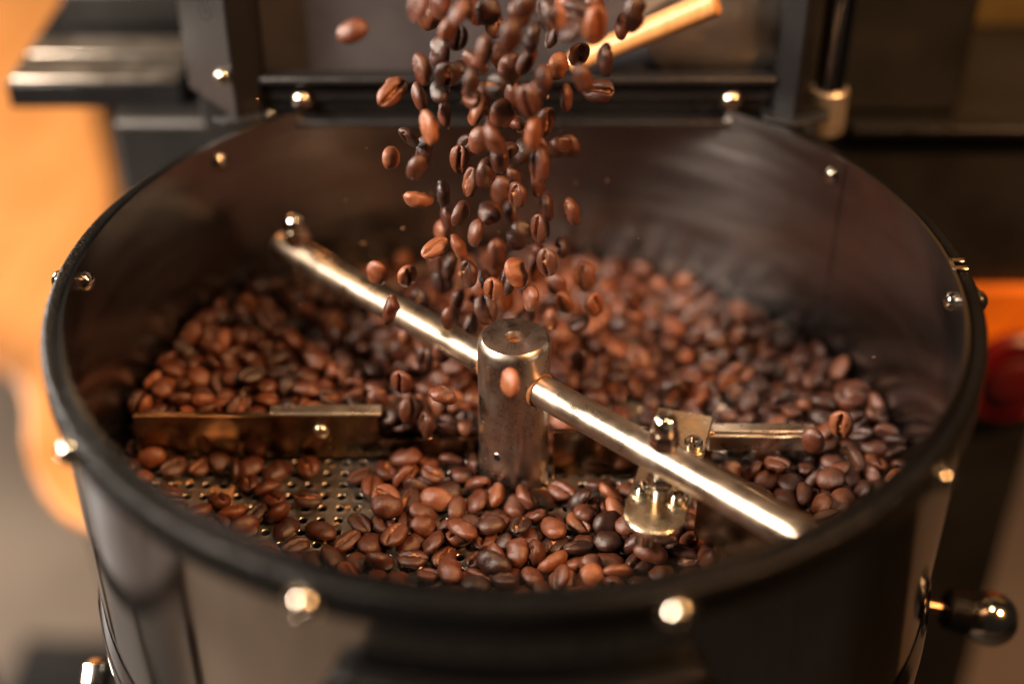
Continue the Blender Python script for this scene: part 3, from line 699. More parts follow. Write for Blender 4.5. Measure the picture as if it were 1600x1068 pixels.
    201,1408,-863,70,0,-30,-63,110, -366,412,-840,35,-4,26,89,111, 439,1254,-884,32,-83,-43,2,96, 933,-333,-858,7,0,-99,3,122,
    -189,226,-875,44,-49,-68,-29,123, 459,588,-916,1,2,-40,91,103, 1126,-100,-845,82,-26,15,48,98, -1510,123,-910,71,-60,-1,33,99,
    5,1075,-879,15,-7,-8,97,121, 1247,-120,-830,26,21,-6,-93,100, -66,1054,-831,22,96,-11,2,97, 820,498,-918,3,52,83,13,99,
    591,-260,-912,19,-88,-37,18,108, 25,847,-850,27,-14,94,-2,118, 1145,304,-864,8,85,48,-15,109, 938,24,-931,97,1,-2,-19,113,
    886,703,-903,32,-68,56,-31,122, 125,1365,-860,13,-70,59,-35,104, 1392,-98,-881,42,67,-3,-59,109, 1150,-145,-853,50,75,-7,40,108,
    -403,-324,-913,22,-62,-72,17,104, 896,145,-911,4,-16,-98,-2,122, -1441,123,-768,67,-69,-18,-16,107, 1152,128,-879,1,-6,16,-97,115,
    -504,160,-912,27,78,51,18,104, 714,1080,-904,63,-62,44,8,96, -240,1436,-880,86,-5,-23,44,110, 931,-433,-830,70,0,20,67,108,
    1036,826,-929,98,-9,8,5,101, 1017,598,-905,72,-49,-18,43,124, 732,357,-932,16,-1,1,98,110, 285,1126,-906,32,-24,-85,30,106,
    270,1264,-875,39,48,-74,-24,104, -799,1078,-860,32,36,85,16,108, -1019,158,-768,67,-25,-18,-66,110, -23,722,-853,17,-95,-16,13,105,
    1267,771,-915,4,64,-74,-14,108, -625,473,-823,9,-80,-35,47,123, -1258,771,-729,76,-1,43,-47,113, -992,718,-775,99,6,1,-7,117,
    -667,-515,-911,82,-22,30,-40,121, 719,-402,-906,9,-95,5,-26,110, 846,910,-876,4,95,24,11,102, -1095,520,-766,5,25,5,95,109,
    -1037,578,-788,47,-10,-67,55,107, 1196,875,-888,22,-3,-24,-93,123, -336,30,-911,18,41,-88,7,107, -87,131,-887,56,-31,-59,-47,120,
    691,1338,-922,92,-6,17,32,108, 192,1392,-911,5,89,41,-11,116, 1028,999,-902,34,36,-78,36,98, -128,1336,-901,67,0,56,-48,103,
    -1092,919,-754,91,8,-4,-39,105, 846,592,-932,94,1,-1,32,107, 390,97,-925,37,-17,6,90,98, -1181,554,-744,5,-40,84,-34,99,
    -278,1329,-876,76,18,13,59,99, -138,-609,-916,0,98,-16,-5,108, 769,-327,-911,4,-64,-69,31,102, 267,-632,-902,44,12,45,-76,113,
    -1188,846,-761,78,47,28,-25,101, -1334,296,-741,31,-42,0,84,102, 504,-287,-915,10,-34,-92,10,106, 515,-378,-915,7,-5,98,-12,108,
    -574,-511,-932,40,0,1,91,106, 909,1198,-922,89,-20,-15,35,105, 1214,490,-914,3,-16,98,0,113, -76,-272,-934,98,1,0,15,97,
    1060,380,-916,13,-97,11,5,105, 485,1044,-888,66,-23,-68,18,122, -165,767,-805,60,5,15,77,122, 802,1198,-908,27,95,-3,4,120,
    1201,370,-900,14,49,59,-61,102, 374,-601,-900,79,-60,-1,8,112, -863,241,-764,9,76,-60,19,115, -72,1271,-910,88,11,-24,37,122,
    -567,822,-868,70,66,-20,6,113, 1108,803,-907,18,60,-54,-54,97, -53,202,-846,80,-10,-3,-57,120, -1067,663,-800,91,-26,11,27,111,
    943,906,-905,37,-16,-90,-1,102, 1161,946,-912,3,1,-95,-27,110, 145,116,-920,76,-24,-21,55,103, -621,1342,-843,23,61,-55,50,102,
    992,-385,-834,55,-32,15,-74,101, -237,396,-867,25,-15,-80,50,107, -31,-656,-873,8,17,-94,23,102, -624,871,-861,47,-87,-1,2,108,
    -559,669,-861,73,-66,0,0,113, -920,480,-777,83,-10,18,51,113, -1291,174,-773,10,84,42,-31,102, 1320,564,-916,3,-45,88,1,104,
    -37,-448,-911,39,42,-11,-80,97, 828,1056,-884,97,-6,-7,15,112, -553,246,-800,63,32,-59,-36,96, 659,1167,-923,96,18,10,-14,108,
    660,-191,-932,46,2,-1,88,106, 1333,86,-883,51,4,19,83,100, 409,915,-900,0,86,29,-39,114, 391,695,-909,75,-56,-23,25,104,
    10,192,-906,7,48,-83,25,119, -1017,152,-829,58,76,-27,-4,121, -1080,276,-785,60,-11,-76,-18,118, -650,375,-799,70,-32,37,49,109,
    -1165,279,-793,1,29,-28,90,108, 148,977,-858,3,68,-69,20,104, 152,823,-835,11,-13,-74,-64,108, -568,1207,-856,24,3,21,-93,98,
    158,756,-866,24,-29,7,-91,109, 582,1224,-888,97,12,-1,-13,100, 630,1039,-902,86,-6,46,-19,105, 10,927,-858,71,64,17,-19,110,
    1099,708,-896,72,-29,-38,-49,118, -661,312,-806,47,81,10,29,118, -257,184,-852,48,-83,24,2,108, -1284,272,-776,46,-85,-4,-23,118,
    73,990,-871,69,-21,-11,67,104, -482,1073,-834,85,0,-50,-7,122, -1093,742,-780,88,23,13,37,106, -717,512,-804,2,24,58,-76,110,
    -246,-344,-909,71,-42,4,54,107, 347,1048,-909,16,88,41,-12,112, -180,911,-826,46,-16,1,-86,110, -820,620,-815,72,39,-48,29,119,
    679,726,-918,7,73,-65,-11,99, 534,58,-914,22,72,-63,-13,103, -22,-347,-913,5,60,-78,-9,112, -1152,204,-764,11,6,-44,-88,114,
    262,1394,-907,84,6,42,-29,99, 58,740,-899,58,49,10,-63,110, 1232,-280,-847,84,23,2,48,124, 420,796,-894,41,-13,-88,-15,121,
    -159,-312,-925,82,-18,-2,-53,104, 154,-321,-916,10,64,74,8,105, 817,749,-900,55,-42,15,-69,110, 692,-557,-860,62,3,73,23,110,
    -65,1351,-908,10,57,66,46,102, -671,1270,-850,28,46,-18,81,119, -436,946,-808,8,-2,15,-98,123, 946,786,-914,13,96,10,-16,101,
    -306,-587,-916,2,20,95,-21,99, 304,631,-918,6,-2,99,0,101, 710,-166,-885,15,67,-71,-5,102, 440,346,-932,64,0,2,-76,109,
    794,-281,-849,97,10,-13,10,97, 186,448,-878,27,-18,-37,86,107, 241,676,-902,28,51,75,-29,100, 1011,158,-914,22,16,-18,93,121,
    -685,188,-790,61,-17,-16,-74,100, -991,1101,-858,8,-66,-66,-32,97, 442,1102,-917,11,-95,-25,9,102, 90,187,-869,2,47,-86,-12,105,
    1394,247,-888,30,18,-33,87,121, 96,1110,-903,63,-15,40,64,110, -170,1238,-876,33,6,-7,-93,96, -860,150,-856,29,93,1,17,116,
    -399,567,-820,24,-93,22,9,115, 1186,716,-930,87,-2,-1,-47,118, 956,641,-912,88,-42,-19,-3,97, 308,1195,-906,35,-76,-48,-23,98,
    -296,354,-832,81,-17,48,-25,100, 21,238,-862,42,69,-52,-25,97, -1130,148,-820,18,14,-30,92,110, 877,1080,-909,19,-25,94,-7,113,
    54,363,-871,15,-35,-91,-8,111, -271,1126,-827,14,-88,-34,-26,111, 521,947,-915,86,16,-27,-38,109, 208,250,-892,11,-5,-45,87,121,
    -1380,173,-788,46,46,73,18,103, 481,864,-910,11,5,-54,-82,107, 1320,465,-932,31,2,0,94,109, 797,255,-918,4,40,90,-1,99,
    768,-197,-875,59,-23,12,-75,110, 304,367,-923,16,15,-5,96,110, -358,872,-803,27,-40,-86,7,113, -255,673,-828,0,34,89,27,102,
    -1432,296,-779,4,-88,-45,2,99, -39,1414,-908,84,-47,24,-4,105, 304,165,-909,20,-60,-76,0,115, 686,1011,-901,40,-46,26,-73,113,
    1138,-228,-890,8,-78,-19,-58,115, 956,298,-904,1,-47,78,-40,114, -1164,776,-747,11,0,20,96,100, 713,-489,-895,5,-82,6,-55,107,
    -396,708,-842,15,44,83,-29,108, -723,571,-816,31,4,48,80,117, 128,1275,-906,1,14,-87,45,115, -131,199,-897,59,2,52,-61,120,
    -1290,842,-734,57,-2,76,-28,109, 241,433,-917,5,64,-75,-12,100, -1402,169,-870,90,23,23,27,115, -527,1263,-877,15,-79,-57,2,116,
    883,336,-922,71,-12,13,67,109, -481,578,-869,95,6,-7,28,113, 1068,226,-868,95,-16,-21,7,100, -771,157,-804,25,78,44,-34,121,
    -834,472,-811,33,-66,41,51,108, 862,969,-905,42,-86,-23,6,121, -110,848,-848,28,-7,-90,-29,119, 792,676,-914,3,93,-34,3,112,
    -878,153,-792,31,86,7,36,113, 1020,-94,-866,0,-6,-88,-45,110, -897,1174,-810,12,-64,60,45,104, 227,1212,-903,29,67,63,-23,108,
    -43,428,-898,6,-31,-58,74,120, -210,457,-862,24,27,91,17,119, -477,724,-842,47,-58,-65,-5,104, 713,610,-914,2,-96,-25,-5,112,
    1405,579,-933,78,-2,-1,-61,97, -1078,146,-914,1,-97,1,-17,101, 962,1142,-931,87,2,-1,47,115, 831,-370,-886,25,-10,-20,-93,97,
    1100,202,-883,12,94,3,30,100, -486,784,-814,37,-41,40,72,98, -687,149,-914,9,98,3,-5,110, 347,1256,-915,12,-98,8,-7,107,
    -1336,147,-822,10,-12,96,-20,102, -1496,151,-845,43,81,-36,-5,105, -322,638,-814,90,-34,-12,-20,100, -134,480,-854,33,-83,36,-23,119,
    -694,1047,-863,2,-63,-75,15,108, 213,158,-907,72,-38,-5,-56,113, -336,-60,-918,0,-97,20,4,101, -795,851,-867,85,37,12,-32,105,
    674,-266,-915,46,10,-28,83,104, 411,1002,-908,35,27,-63,-62,104, -362,1155,-821,64,17,21,-70,108, -827,682,-825,81,51,-7,-25,110,
    -1062,437,-748,56,-32,26,-71,106, 350,-427,-932,93,-1,-2,34,103, 1116,505,-931,76,0,-2,63,111, -284,518,-826,6,23,86,44,119,
    -566,400,-836,52,15,-10,-82,116, 833,-408,-909,3,10,-97,15,124, 232,1305,-915,7,-80,-56,12,105, -773,1268,-862,94,-2,22,23,109,
    889,242,-917,1,-47,-86,14,101, -650,592,-866,20,-29,-65,66,110, 440,1368,-884,87,0,11,45,110, -484,863,-832,35,28,33,-82,121,
    -160,1077,-833,40,83,-4,37,118, -1353,660,-764,43,-86,20,-13,107, -27,990,-870,11,0,-8,98,115, -932,148,-786,49,-61,0,61,107,
    -764,234,-796,96,19,7,11,110, -164,1498,-897,53,-45,8,70,120, 141,674,-869,5,15,-97,11,103, -1128,152,-877,20,-13,96,10,117,
    -41,1179,-888,23,-63,65,-33,101, -755,157,-873,3,62,-76,14,99, -253,1005,-819,17,-66,71,13,116, -923,1041,-896,83,20,51,2,109,
    -482,1329,-910,6,-96,21,-6,121, 82,1518,-893,48,-12,70,51,114, -449,477,-869,67,-24,-23,-65,118, 250,836,-858,9,-44,-88,4,106,
    -576,1358,-895,21,-82,20,-47,119, -144,1412,-904,92,-9,34,9,118, -354,723,-812,88,-34,-1,-30,119, -982,614,-789,66,-3,25,-70,103,
    -631,155,-868,15,95,23,-3,117, -81,1503,-912,4,39,-91,1,119, -1025,1076,-824,18,21,65,70,96, 251,-418,-933,99,0,-2,8,100,
    1205,81,-918,5,5,99,-1,99, -976,143,-916,6,-3,-96,24,96, 545,1151,-914,0,-98,-14,-4,112, 1380,399,-898,13,86,-18,-43,113,
    630,1096,-912,60,-78,-3,12,97, -1312,150,-875,19,-89,-37,-11,100, -414,7,-918,2,-75,-64,10,96, -618,1136,-809,69,16,35,60,116,
    636,814,-930,95,-1,1,29,118, -680,1112,-819,48,-71,-26,42,117, -604,1275,-864,31,-51,45,-65,101, -387,204,-875,54,-36,-54,52,103,
    -420,570,-912,72,38,-22,-52,110, 1448,312,-912,22,93,-27,-3,111, -834,164,-911,9,-88,44,-10,120, 1092,25,-915,14,90,-38,-2,106,
    1446,103,-914,5,-6,98,7,111, 1213,404,-899,69,-26,50,44,102, 151,311,-876,22,-14,87,40,99, -190,597,-856,11,-74,65,-2,109,
    -1257,153,-845,73,49,34,31,98, -798,326,-782,37,-1,5,92,114, -966,552,-778,89,32,28,-3,101, -658,1019,-815,6,48,86,-6,99,
    633,1250,-923,64,15,-12,73,102, 623,-414,-912,54,-83,-2,-1,96, -423,797,-849,23,42,1,-87,113, 1024,-231,-884,66,-2,11,-73,108,
    1016,238,-931,3,-2,-1,-99,115, 441,-352,-916,44,29,-20,-82,103, 1087,-370,-865,67,-11,10,-71,113, -1433,195,-804,41,30,-11,-84,103,
    112,200,-917,5,-27,95,2,104, -864,1026,-909,69,48,26,45,108, 715,910,-913,1,59,-79,-10,113, 595,1341,-931,42,1,-1,90,115,
    -1074,217,-784,48,-21,64,-54,96, -1341,-138,-916,4,21,97,-1,108, -732,642,-848,54,-49,-32,-59,107, 97,1354,-912,14,91,-36,-2,117,
    1374,17,-930,53,1,0,-83,118, 1308,366,-912,9,93,-32,-9,117, 111,908,-899,74,60,28,0,118, -447,1453,-913,91,3,-33,18,98,
    14,-486,-933,68,0,-2,72,99, -1209,145,-870,7,83,-8,52,99, -31,524,-847,70,-53,-43,11,112, -996,294,-776,9,5,-5,-98,108,
    -1352,393,-768,20,56,-77,-17,112, 335,512,-915,12,47,86,9,107, 166,872,-856,36,-53,-66,-36,107, -294,794,-834,41,-86,1,28,108,
    -493,1178,-868,31,42,-41,-73,107, -1117,357,-795,22,95,-4,16,112, -944,1174,-858,16,94,-17,-21,104, 1229,258,-919,3,60,-79,2,98,
    1402,483,-916,95,-16,20,-13,117, 484,711,-915,4,22,-96,0,109, -83,298,-890,43,41,66,-42,115, -719,361,-823,18,59,-75,19,119,
    15,1298,-913,5,70,-68,-13,112, 1374,160,-923,8,11,-17,-97,108, -1392,473,-782,56,-37,51,52,109, -260,1485,-911,6,41,-86,-26,113,
    -641,759,-910,1,-96,-23,-5,123, 1279,143,-909,39,-6,62,-66,96, -933,178,-880,37,-13,-72,-56,109, -27,821,-845,66,-18,-32,64,107,
    -104,368,-898,39,28,87,-2,119, -1208,-257,-911,26,90,31,5,113, -961,239,-800,10,-83,37,-38,116, -914,660,-805,13,-85,48,-2,116,
    -433,1131,-849,62,44,-29,-57,124, -973,1018,-902,43,25,-73,-46,111, -678,167,-819,15,75,62,-14,114, -839,1195,-872,3,92,28,23,100,
    -565,995,-818,94,-11,-21,19,111, -785,421,-828,64,-44,-8,-61,97, 1226,595,-914,9,36,91,11,110, 1240,862,-916,8,-46,84,-25,96,
    865,852,-912,10,82,54,0,119, 1027,940,-914,5,5,-95,28,104, 823,-285,-898,68,46,-6,-55,99, 256,1473,-911,92,3,-35,8,100,
    1349,668,-914,9,-36,91,-9,109, 430,1319,-914,1,99,5,-4,114, 1102,-265,-907,53,-28,-45,65,116, -352,520,-884,59,5,3,-79,98,
    -102,576,-840,67,32,-2,-66,118, 480,1444,-893,21,-3,47,84,119, -1422,194,-919,42,-19,12,-87,119, 81,423,-849,8,-54,-52,-64,112,
    133,824,-900,32,39,-85,8,118, -118,1207,-911,32,26,27,-86,99, -450,399,-859,8,33,91,-19,120, -335,217,-900,66,1,-47,56,118,
    360,827,-913,5,39,-87,-27,107, -587,173,-918,5,37,92,2,100, -536,1421,-896,77,-40,32,35,114, 1236,181,-912,27,-7,39,-86,117,
    -741,1135,-860,35,-50,66,-42,103, -698,1328,-855,2,-91,-27,28,108, -246,757,-826,18,55,-20,-78,100, 1115,632,-912,13,-78,60,-3,115,
    177,-609,-930,99,0,-2,3,121, -784,1029,-916,13,-60,77,8,97, 1297,58,-914,3,-58,79,-13,110, 383,205,-919,2,-93,34,5,97,
    -787,907,-903,63,-28,51,-49,117, -809,542,-786,15,-4,-30,-93,101, -1313,177,-934,96,1,1,-23,98, 1103,883,-918,5,14,97,13,96,
    -178,304,-907,12,-69,69,13,123, -7,326,-910,83,-36,23,-34,122, 1326,-211,-845,74,20,-44,-45,101, -6,-602,-933,59,0,-1,-80,100,
    1491,214,-930,57,1,0,-81,121, 1349,278,-921,44,4,25,-85,103, 789,886,-912,31,-68,-61,22,100, 44,545,-855,74,-17,-44,46,110,
    -1273,440,-824,46,31,80,18,118, -541,480,-878,58,-7,0,-80,107, -735,814,-932,96,-2,0,-22,109, 312,909,-910,6,-18,-96,-14,119,
    -347,1299,-898,45,27,-25,80,113, 214,915,-895,46,44,30,-70,112, -528,938,-841,80,-9,-13,56,102, -340,1034,-834,10,71,66,-17,116,
    761,-225,-915,3,22,-96,5,109, -1369,596,-813,10,12,67,72,124, -184,781,-848,3,70,65,-24,121, 437,1187,-918,12,97,-18,-2,97,
    1194,-207,-905,21,52,72,38,121, 62,805,-914,19,-22,-94,8,101, -888,799,-862,20,-9,-94,24,123, -354,930,-860,14,10,28,-93,123,
    -1158,540,-808,29,-13,13,93,116, 754,801,-933,13,2,1,98,103, -113,509,-911,5,-18,97,1,123, 248,1077,-909,37,80,-37,-25,109,
    -598,284,-861,20,43,-42,76,114, 778,1011,-915,4,-18,96,-13,106, -386,1351,-916,5,-67,-73,-3,106, 545,1051,-914,14,63,-71,-24,105,
    -143,1153,-871,95,-3,19,-18,112, -708,456,-863,84,48,21,1,98, 1136,152,-931,77,0,-2,62,114, 180,1529,-904,74,65,-6,-6,114,
    864,-168,-912,11,-96,-22,8,115, 1236,-4,-910,86,-6,-31,39,111, -622,1079,-856,35,-34,-86,-9,104, -123,686,-852,10,-87,42,-19,113,
    -1479,319,-832,75,11,6,-64,113, 29,1435,-911,74,2,40,52,102, 1016,1067,-915,1,-97,8,16,101, 237,550,-911,6,-31,94,2,121,
    -99,1044,-880,4,64,-74,-15,109, -361,339,-861,13,-97,-8,-15,106, 1072,-164,-908,75,42,9,-48,105, -701,866,-908,38,-29,-13,-86,112,
    -887,562,-838,89,-18,-8,-39,121, -1106,-330,-914,5,40,87,24,104, 1106,1031,-912,9,-56,-81,-3,113, 244,824,-911,5,23,-96,2,123,
    -719,1095,-914,0,86,-48,0,114, 65,620,-879,47,-2,-8,87,106, 84,306,-933,66,1,0,-74,99, 1136,274,-913,12,97,12,6,113,
    -929,1112,-914,18,-15,43,-86,103, -422,1027,-828,51,24,-4,-81,107, 1132,431,-914,90,25,21,-27,103, -1181,640,-782,14,75,-60,-22,112,
    -1405,256,-822,24,-34,90,-3,103, 940,-252,-908,46,82,-32,4,102, 332,1481,-915,4,4,98,12,108, 1252,-189,-871,53,15,24,79,97,
    1226,-97,-893,9,7,23,96,113, -2,456,-864,14,19,28,92,99, -61,640,-860,38,17,84,-33,115, 1062,300,-909,32,-26,30,85,101,
    -135,-675,-887,99,-5,6,-3,113, -432,867,-861,14,20,89,36,121, 1460,392,-915,17,7,-97,9,98, -212,703,-873,10,64,74,-2,102,
    -625,924,-876,20,-34,71,57,119, -817,223,-823,9,33,-90,-23,107, -552,1117,-852,57,-34,-7,74,104, -266,593,-831,38,-11,40,81,109,
    -705,966,-918,31,19,6,-92,119, -177,991,-868,15,7,7,-97,109, 904,-499,-854,49,-35,-25,-74,116, -248,880,-851,50,17,2,84,117,
    167,1159,-914,13,89,-43,0,111, 47,405,-916,14,-69,-69,6,104, 300,261,-932,26,1,-1,-95,110, -1021,210,-900,69,68,7,-19,116,
    857,-252,-883,45,-82,5,-33,107, -464,193,-837,6,17,96,17,118, 169,617,-912,10,55,-81,-8,116, 986,-97,-919,1,99,-4,-6,97,
    -630,1387,-871,37,-39,42,72,106, -1346,228,-827,3,-85,37,-34,100, -1052,794,-839,55,53,36,-52,108, -1211,302,-818,12,-13,-97,-4,112,
    -1221,488,-777,41,-35,11,82,105, 768,-131,-919,5,43,89,-1,96, 5,1136,-914,7,-36,91,-12,110, -1183,213,-932,96,1,-2,-25,111,
    -781,496,-866,73,-51,37,-25,106, -1003,732,-810,18,-97,9,0,97, 622,-343,-915,4,-15,97,14,108, -266,331,-916,56,25,-6,77,109,
    196,1118,-869,77,-19,9,58,98, 904,-183,-890,95,15,21,9,98, -909,327,-797,46,18,20,-84,111, 72,1210,-916,8,97,-17,-10,100,
    205,300,-932,97,1,-2,20,106, 902,-324,-930,87,-1,-2,-47,120, -512,625,-907,2,-98,-3,-14,123, -451,284,-872,68,19,4,69,122,
    93,500,-879,26,-61,74,-2,122, -1073,442,-819,18,-35,84,-36,102, -513,283,-837,52,48,-5,-69,101, -1497,227,-818,34,-45,-79,-19,110,
    799,-498,-914,11,93,-33,-7,112, -500,-205,-932,76,1,0,-64,105, -196,1345,-913,84,1,27,-45,116, -284,258,-909,81,38,2,-43,119,
    -532,883,-882,9,-82,-53,-11,100, -598,201,-839,89,-22,34,12,117, -877,1235,-860,1,24,-24,-93,112, -633,650,-912,1,93,-34,-9,116,
    12,900,-917,5,-7,-98,12,101, -362,1454,-912,2,92,-37,3,120, 147,380,-911,2,21,97,-2,120, -1496,207,-908,27,24,-90,-19,111,
    -1461,422,-797,43,-65,-5,61,119, -915,415,-810,20,-22,-14,-93,122, -1326,744,-754,50,24,-3,-82,100, -570,1013,-861,2,90,38,17,115,
    1101,-102,-915,9,24,3,-96,114, -1333,660,-823,26,-83,46,12,101, 428,1407,-933,96,1,1,26,102, -598,864,-933,15,2,0,98,100,
    510,1389,-919,5,54,-83,3,96, -712,238,-880,45,-46,73,-17,113, -1324,458,-825,92,8,-33,-14,99, 1035,-376,-911,84,36,19,33,121,
    1298,-55,-933,42,2,0,89,103, -236,518,-917,6,15,98,0,103, -163,903,-872,14,-96,19,3,102, 113,1459,-903,2,-24,-56,78,110,
    -1364,530,-818,56,-16,56,57,122, -996,334,-828,29,93,-13,-15,105, -1103,727,-845,78,-6,43,-43,112, -1281,234,-842,6,-94,16,-27,113,
    -1397,400,-802,29,63,-66,-24,117, -1110,1052,-811,47,-12,47,-72,111, 542,1270,-918,5,58,80,-2,100, 215,988,-910,12,90,-39,-7,123,
    -529,234,-912,39,-20,18,87,119, 92,974,-910,14,96,22,-1,123, -20,705,-908,18,89,-38,12,116, -746,1325,-907,16,26,-83,-45,111,
    -352,1244,-876,83,42,4,33,102, -985,472,-812,87,30,34,12,116, -816,315,-825,15,24,-93,-16,117, -1055,1002,-846,31,31,-33,-82,123,
    -1111,621,-840,96,-3,-2,24,112, -1116,432,-795,35,17,-36,-83,119, -1204,396,-822,72,-7,45,-50,111, -1187,942,-786,39,14,13,-89,111,
    -179,427,-909,2,96,-17,16,116, -352,421,-888,6,-29,-94,0,100, -768,1176,-900,42,35,-73,-38,108, -1163,698,-869,7,-75,61,-21,99,
    -100,764,-887,29,-8,-6,94,104, -366,628,-874,16,3,9,97,123, -1092,913,-825,13,14,96,-13,98, -1422,550,-794,30,-57,-5,75,102,
    -741,257,-852,67,-20,-41,57,108, -1264,534,-818,2,-44,69,56,116, -1003,884,-847,68,-40,10,-58,117, -1141,215,-834,21,-26,73,-57,97,
    -1309,346,-817,37,19,-7,-89,103, -834,1130,-931,60,-1,1,79,112, -631,255,-914,6,-93,-26,20,101, -288,1355,-913,1,-93,33,4,117,
    147,734,-930,39,1,-1,-91,120, -535,531,-912,14,-97,11,3,116, 537,-575,-931,92,2,-1,36,113, -382,780,-868,35,-39,84,6,101,
    -415,1256,-905,82,2,47,31,98, -762,569,-874,79,-37,-2,-46,108, -1514,-29,-897,50,15,-19,-82,112, -1290,777,-797,95,-23,-11,13,115,
    -633,1033,-917,4,-44,89,3,102, -797,262,-912,6,43,89,-2,119, 1508,40,-933,96,1,0,24,100, 60,1062,-914,4,4,98,-14,110,
    998,-202,-931,93,1,1,-33,114, -555,707,-932,99,1,-2,8,106, 1170,-107,-934,77,-2,0,62,97, -508,335,-904,45,78,36,19,119,
    -212,1158,-900,10,-36,-11,-91,124, -956,663,-882,44,19,-9,-86,102, -1408,316,-849,18,6,93,29,102, -489,964,-860,21,30,91,15,107,
    -1260,699,-793,87,-23,10,39,118, -1176,492,-826,30,46,-75,34,109, 1263,-160,-916,3,66,73,-3,107, -957,925,-909,65,50,-39,-40,103,
    -845,892,-912,64,-38,27,-60,109, -263,1246,-912,78,-2,29,53,117, 1450,-40,-933,98,-2,0,13,101, 0,496,-912,2,91,38,-5,120,
    1183,-310,-899,35,-74,-55,-10,121, -338,575,-914,8,-18,-97,7,110, -1088,352,-868,38,-1,29,86,121, -980,1159,-915,23,-23,-14,-93,110,
    -638,340,-880,38,3,-24,88,112, -264,1044,-886,53,8,11,82,110, -847,244,-868,7,-77,-62,2,102, -325,1178,-850,30,-93,12,6,115,
    -1004,271,-896,42,44,23,-75,114, -1052,953,-902,47,61,45,43,120, -1189,222,-849,49,-57,7,64,107, -1104,952,-804,65,-13,-1,73,98,
    -1104,856,-808,2,-16,-36,91,112, -36,573,-902,2,-7,-75,-64,120, 162,1061,-916,38,13,-42,-80,101, -1018,1094,-933,30,-1,-1,-94,101,
    1013,-309,-931,96,1,-1,25,115, -48,232,-912,85,-13,-29,-39,103, -501,788,-911,3,-81,56,-8,120, 157,484,-933,98,1,-2,-11,99,
    -346,335,-931,59,0,2,-80,115, -694,390,-909,46,-10,55,-68,104, 945,-405,-903,61,57,50,19,109, -1102,259,-912,16,95,20,-15,107,
    -889,877,-914,26,75,-57,-16,100, -734,-517,-931,60,0,1,78,116, -279,417,-932,72,1,0,-68,106, -231,774,-918,44,-6,31,-83,108,
    -1094,624,-874,0,-52,84,1,102, -304,716,-869,9,91,-38,-9,113, -1036,412,-864,5,32,83,-44,99, -610,425,-889,5,-15,-9,-97,98,
    -809,413,-862,10,-26,-84,45,121, -327,848,-876,97,-15,-10,1,101, -814,1257,-914,26,10,-30,90,113, -1192,720,-829,15,27,94,-2,108,
    -1256,853,-815,77,29,-41,36,110, -21,1002,-911,6,49,86,-2,121, -32,810,-922,64,-8,-11,-74,121, -445,278,-932,99,1,1,-8,105,
    -414,393,-930,94,-2,7,31,102, 68,646,-930,99,-2,-1,-2,118, -103,1128,-916,12,98,-3,-4,105, -560,954,-925,67,15,-11,-70,110,
    -1024,716,-880,68,18,27,-64,96, -1265,227,-899,13,79,-51,30,104, -706,600,-933,15,1,1,98,103, -1179,591,-863,14,-53,-81,16,120,
    -1342,319,-873,14,-62,73,-21,111, -266,566,-890,85,-4,-2,-50,111, -1126,429,-876,47,-63,-60,-7,101, -332,992,-882,0,86,-49,8,105,
    -675,520,-891,27,-17,-39,-85,117, -1466,262,-885,93,-19,2,-28,101, -1260,626,-815,22,-15,-1,-95,115, -1135,484,-906,22,-86,42,9,118,
    -899,1210,-915,12,66,-72,-7,108, -840,599,-930,99,-2,0,0,121, -471,903,-914,13,-94,29,0,108, -758,430,-915,7,23,96,7,107,
    -966,692,-918,5,-44,88,3,99, -378,944,-915,3,15,-97,12,107, -435,476,-916,6,55,81,-16,98, -226,652,-910,8,-50,-81,25,115,
    -184,963,-911,1,-48,-86,-6,121, -1265,339,-912,18,-88,-41,11,110, -713,300,-933,19,1,-2,97,103, -331,669,-915,1,96,24,-4,111,
    -132,842,-912,5,20,-97,2,117, -1326,706,-858,16,-95,15,16,105, -416,984,-872,19,-27,93,10,103, -545,368,-865,17,73,64,13,109,
    -1222,515,-896,26,-89,-27,20,98, -1425,495,-860,27,2,-82,-49,122, -1248,293,-871,10,-91,37,-1,105, -1208,451,-869,3,-24,92,-27,104,
    -1345,397,-867,83,-31,-5,44,102, -1167,962,-839,64,-17,35,-64,107, -174,1064,-911,6,-22,-96,-11,115, -1124,345,-930,17,1,2,-97,121,
    -1110,695,-911,2,-95,-29,-5,122, -1282,534,-918,5,70,-69,-11,99, -332,1166,-911,4,-20,97,1,122, -909,262,-911,10,96,-21,-1,119,
    -254,1112,-917,13,-77,-61,6,99, -1420,308,-917,9,-31,93,-10,100, -1340,262,-910,8,65,-71,19,110, -1425,447,-918,4,67,-73,5,99,
    -600,362,-914,4,-19,-97,-2,113, -329,869,-916,1,-99,2,-6,107, -1394,578,-916,14,97,15,-4,102, -217,1420,-918,5,-92,-36,-2,98,
    -1245,668,-860,21,38,-89,-7,107, -762,333,-878,3,-19,97,1,100, -1329,493,-887,40,-1,5,-90,104, -261,925,-882,1,-82,-56,1,102,
    -639,1138,-887,33,-70,61,10,122, -1047,851,-917,27,-6,-27,-91,113, -82,930,-908,23,70,-66,8,111, -790,752,-934,39,2,0,91,96,
    -151,710,-913,4,42,90,-3,117, -1472,362,-898,2,75,57,-31,110, -1043,494,-865,6,-89,38,-19,122, -1138,791,-869,94,-3,26,-17,122,
    -1443,407,-861,2,51,-82,22,115, -1375,620,-874,13,-97,-16,4,109, -682,1184,-910,0,33,-82,-44,100, -1098,292,-869,24,94,11,-18,109,
    -925,492,-865,14,-96,-10,-17,106, -337,1098,-902,46,23,-47,70,101, -445,685,-916,92,26,-20,-15,103, -924,729,-869,72,-45,-25,-44,99,
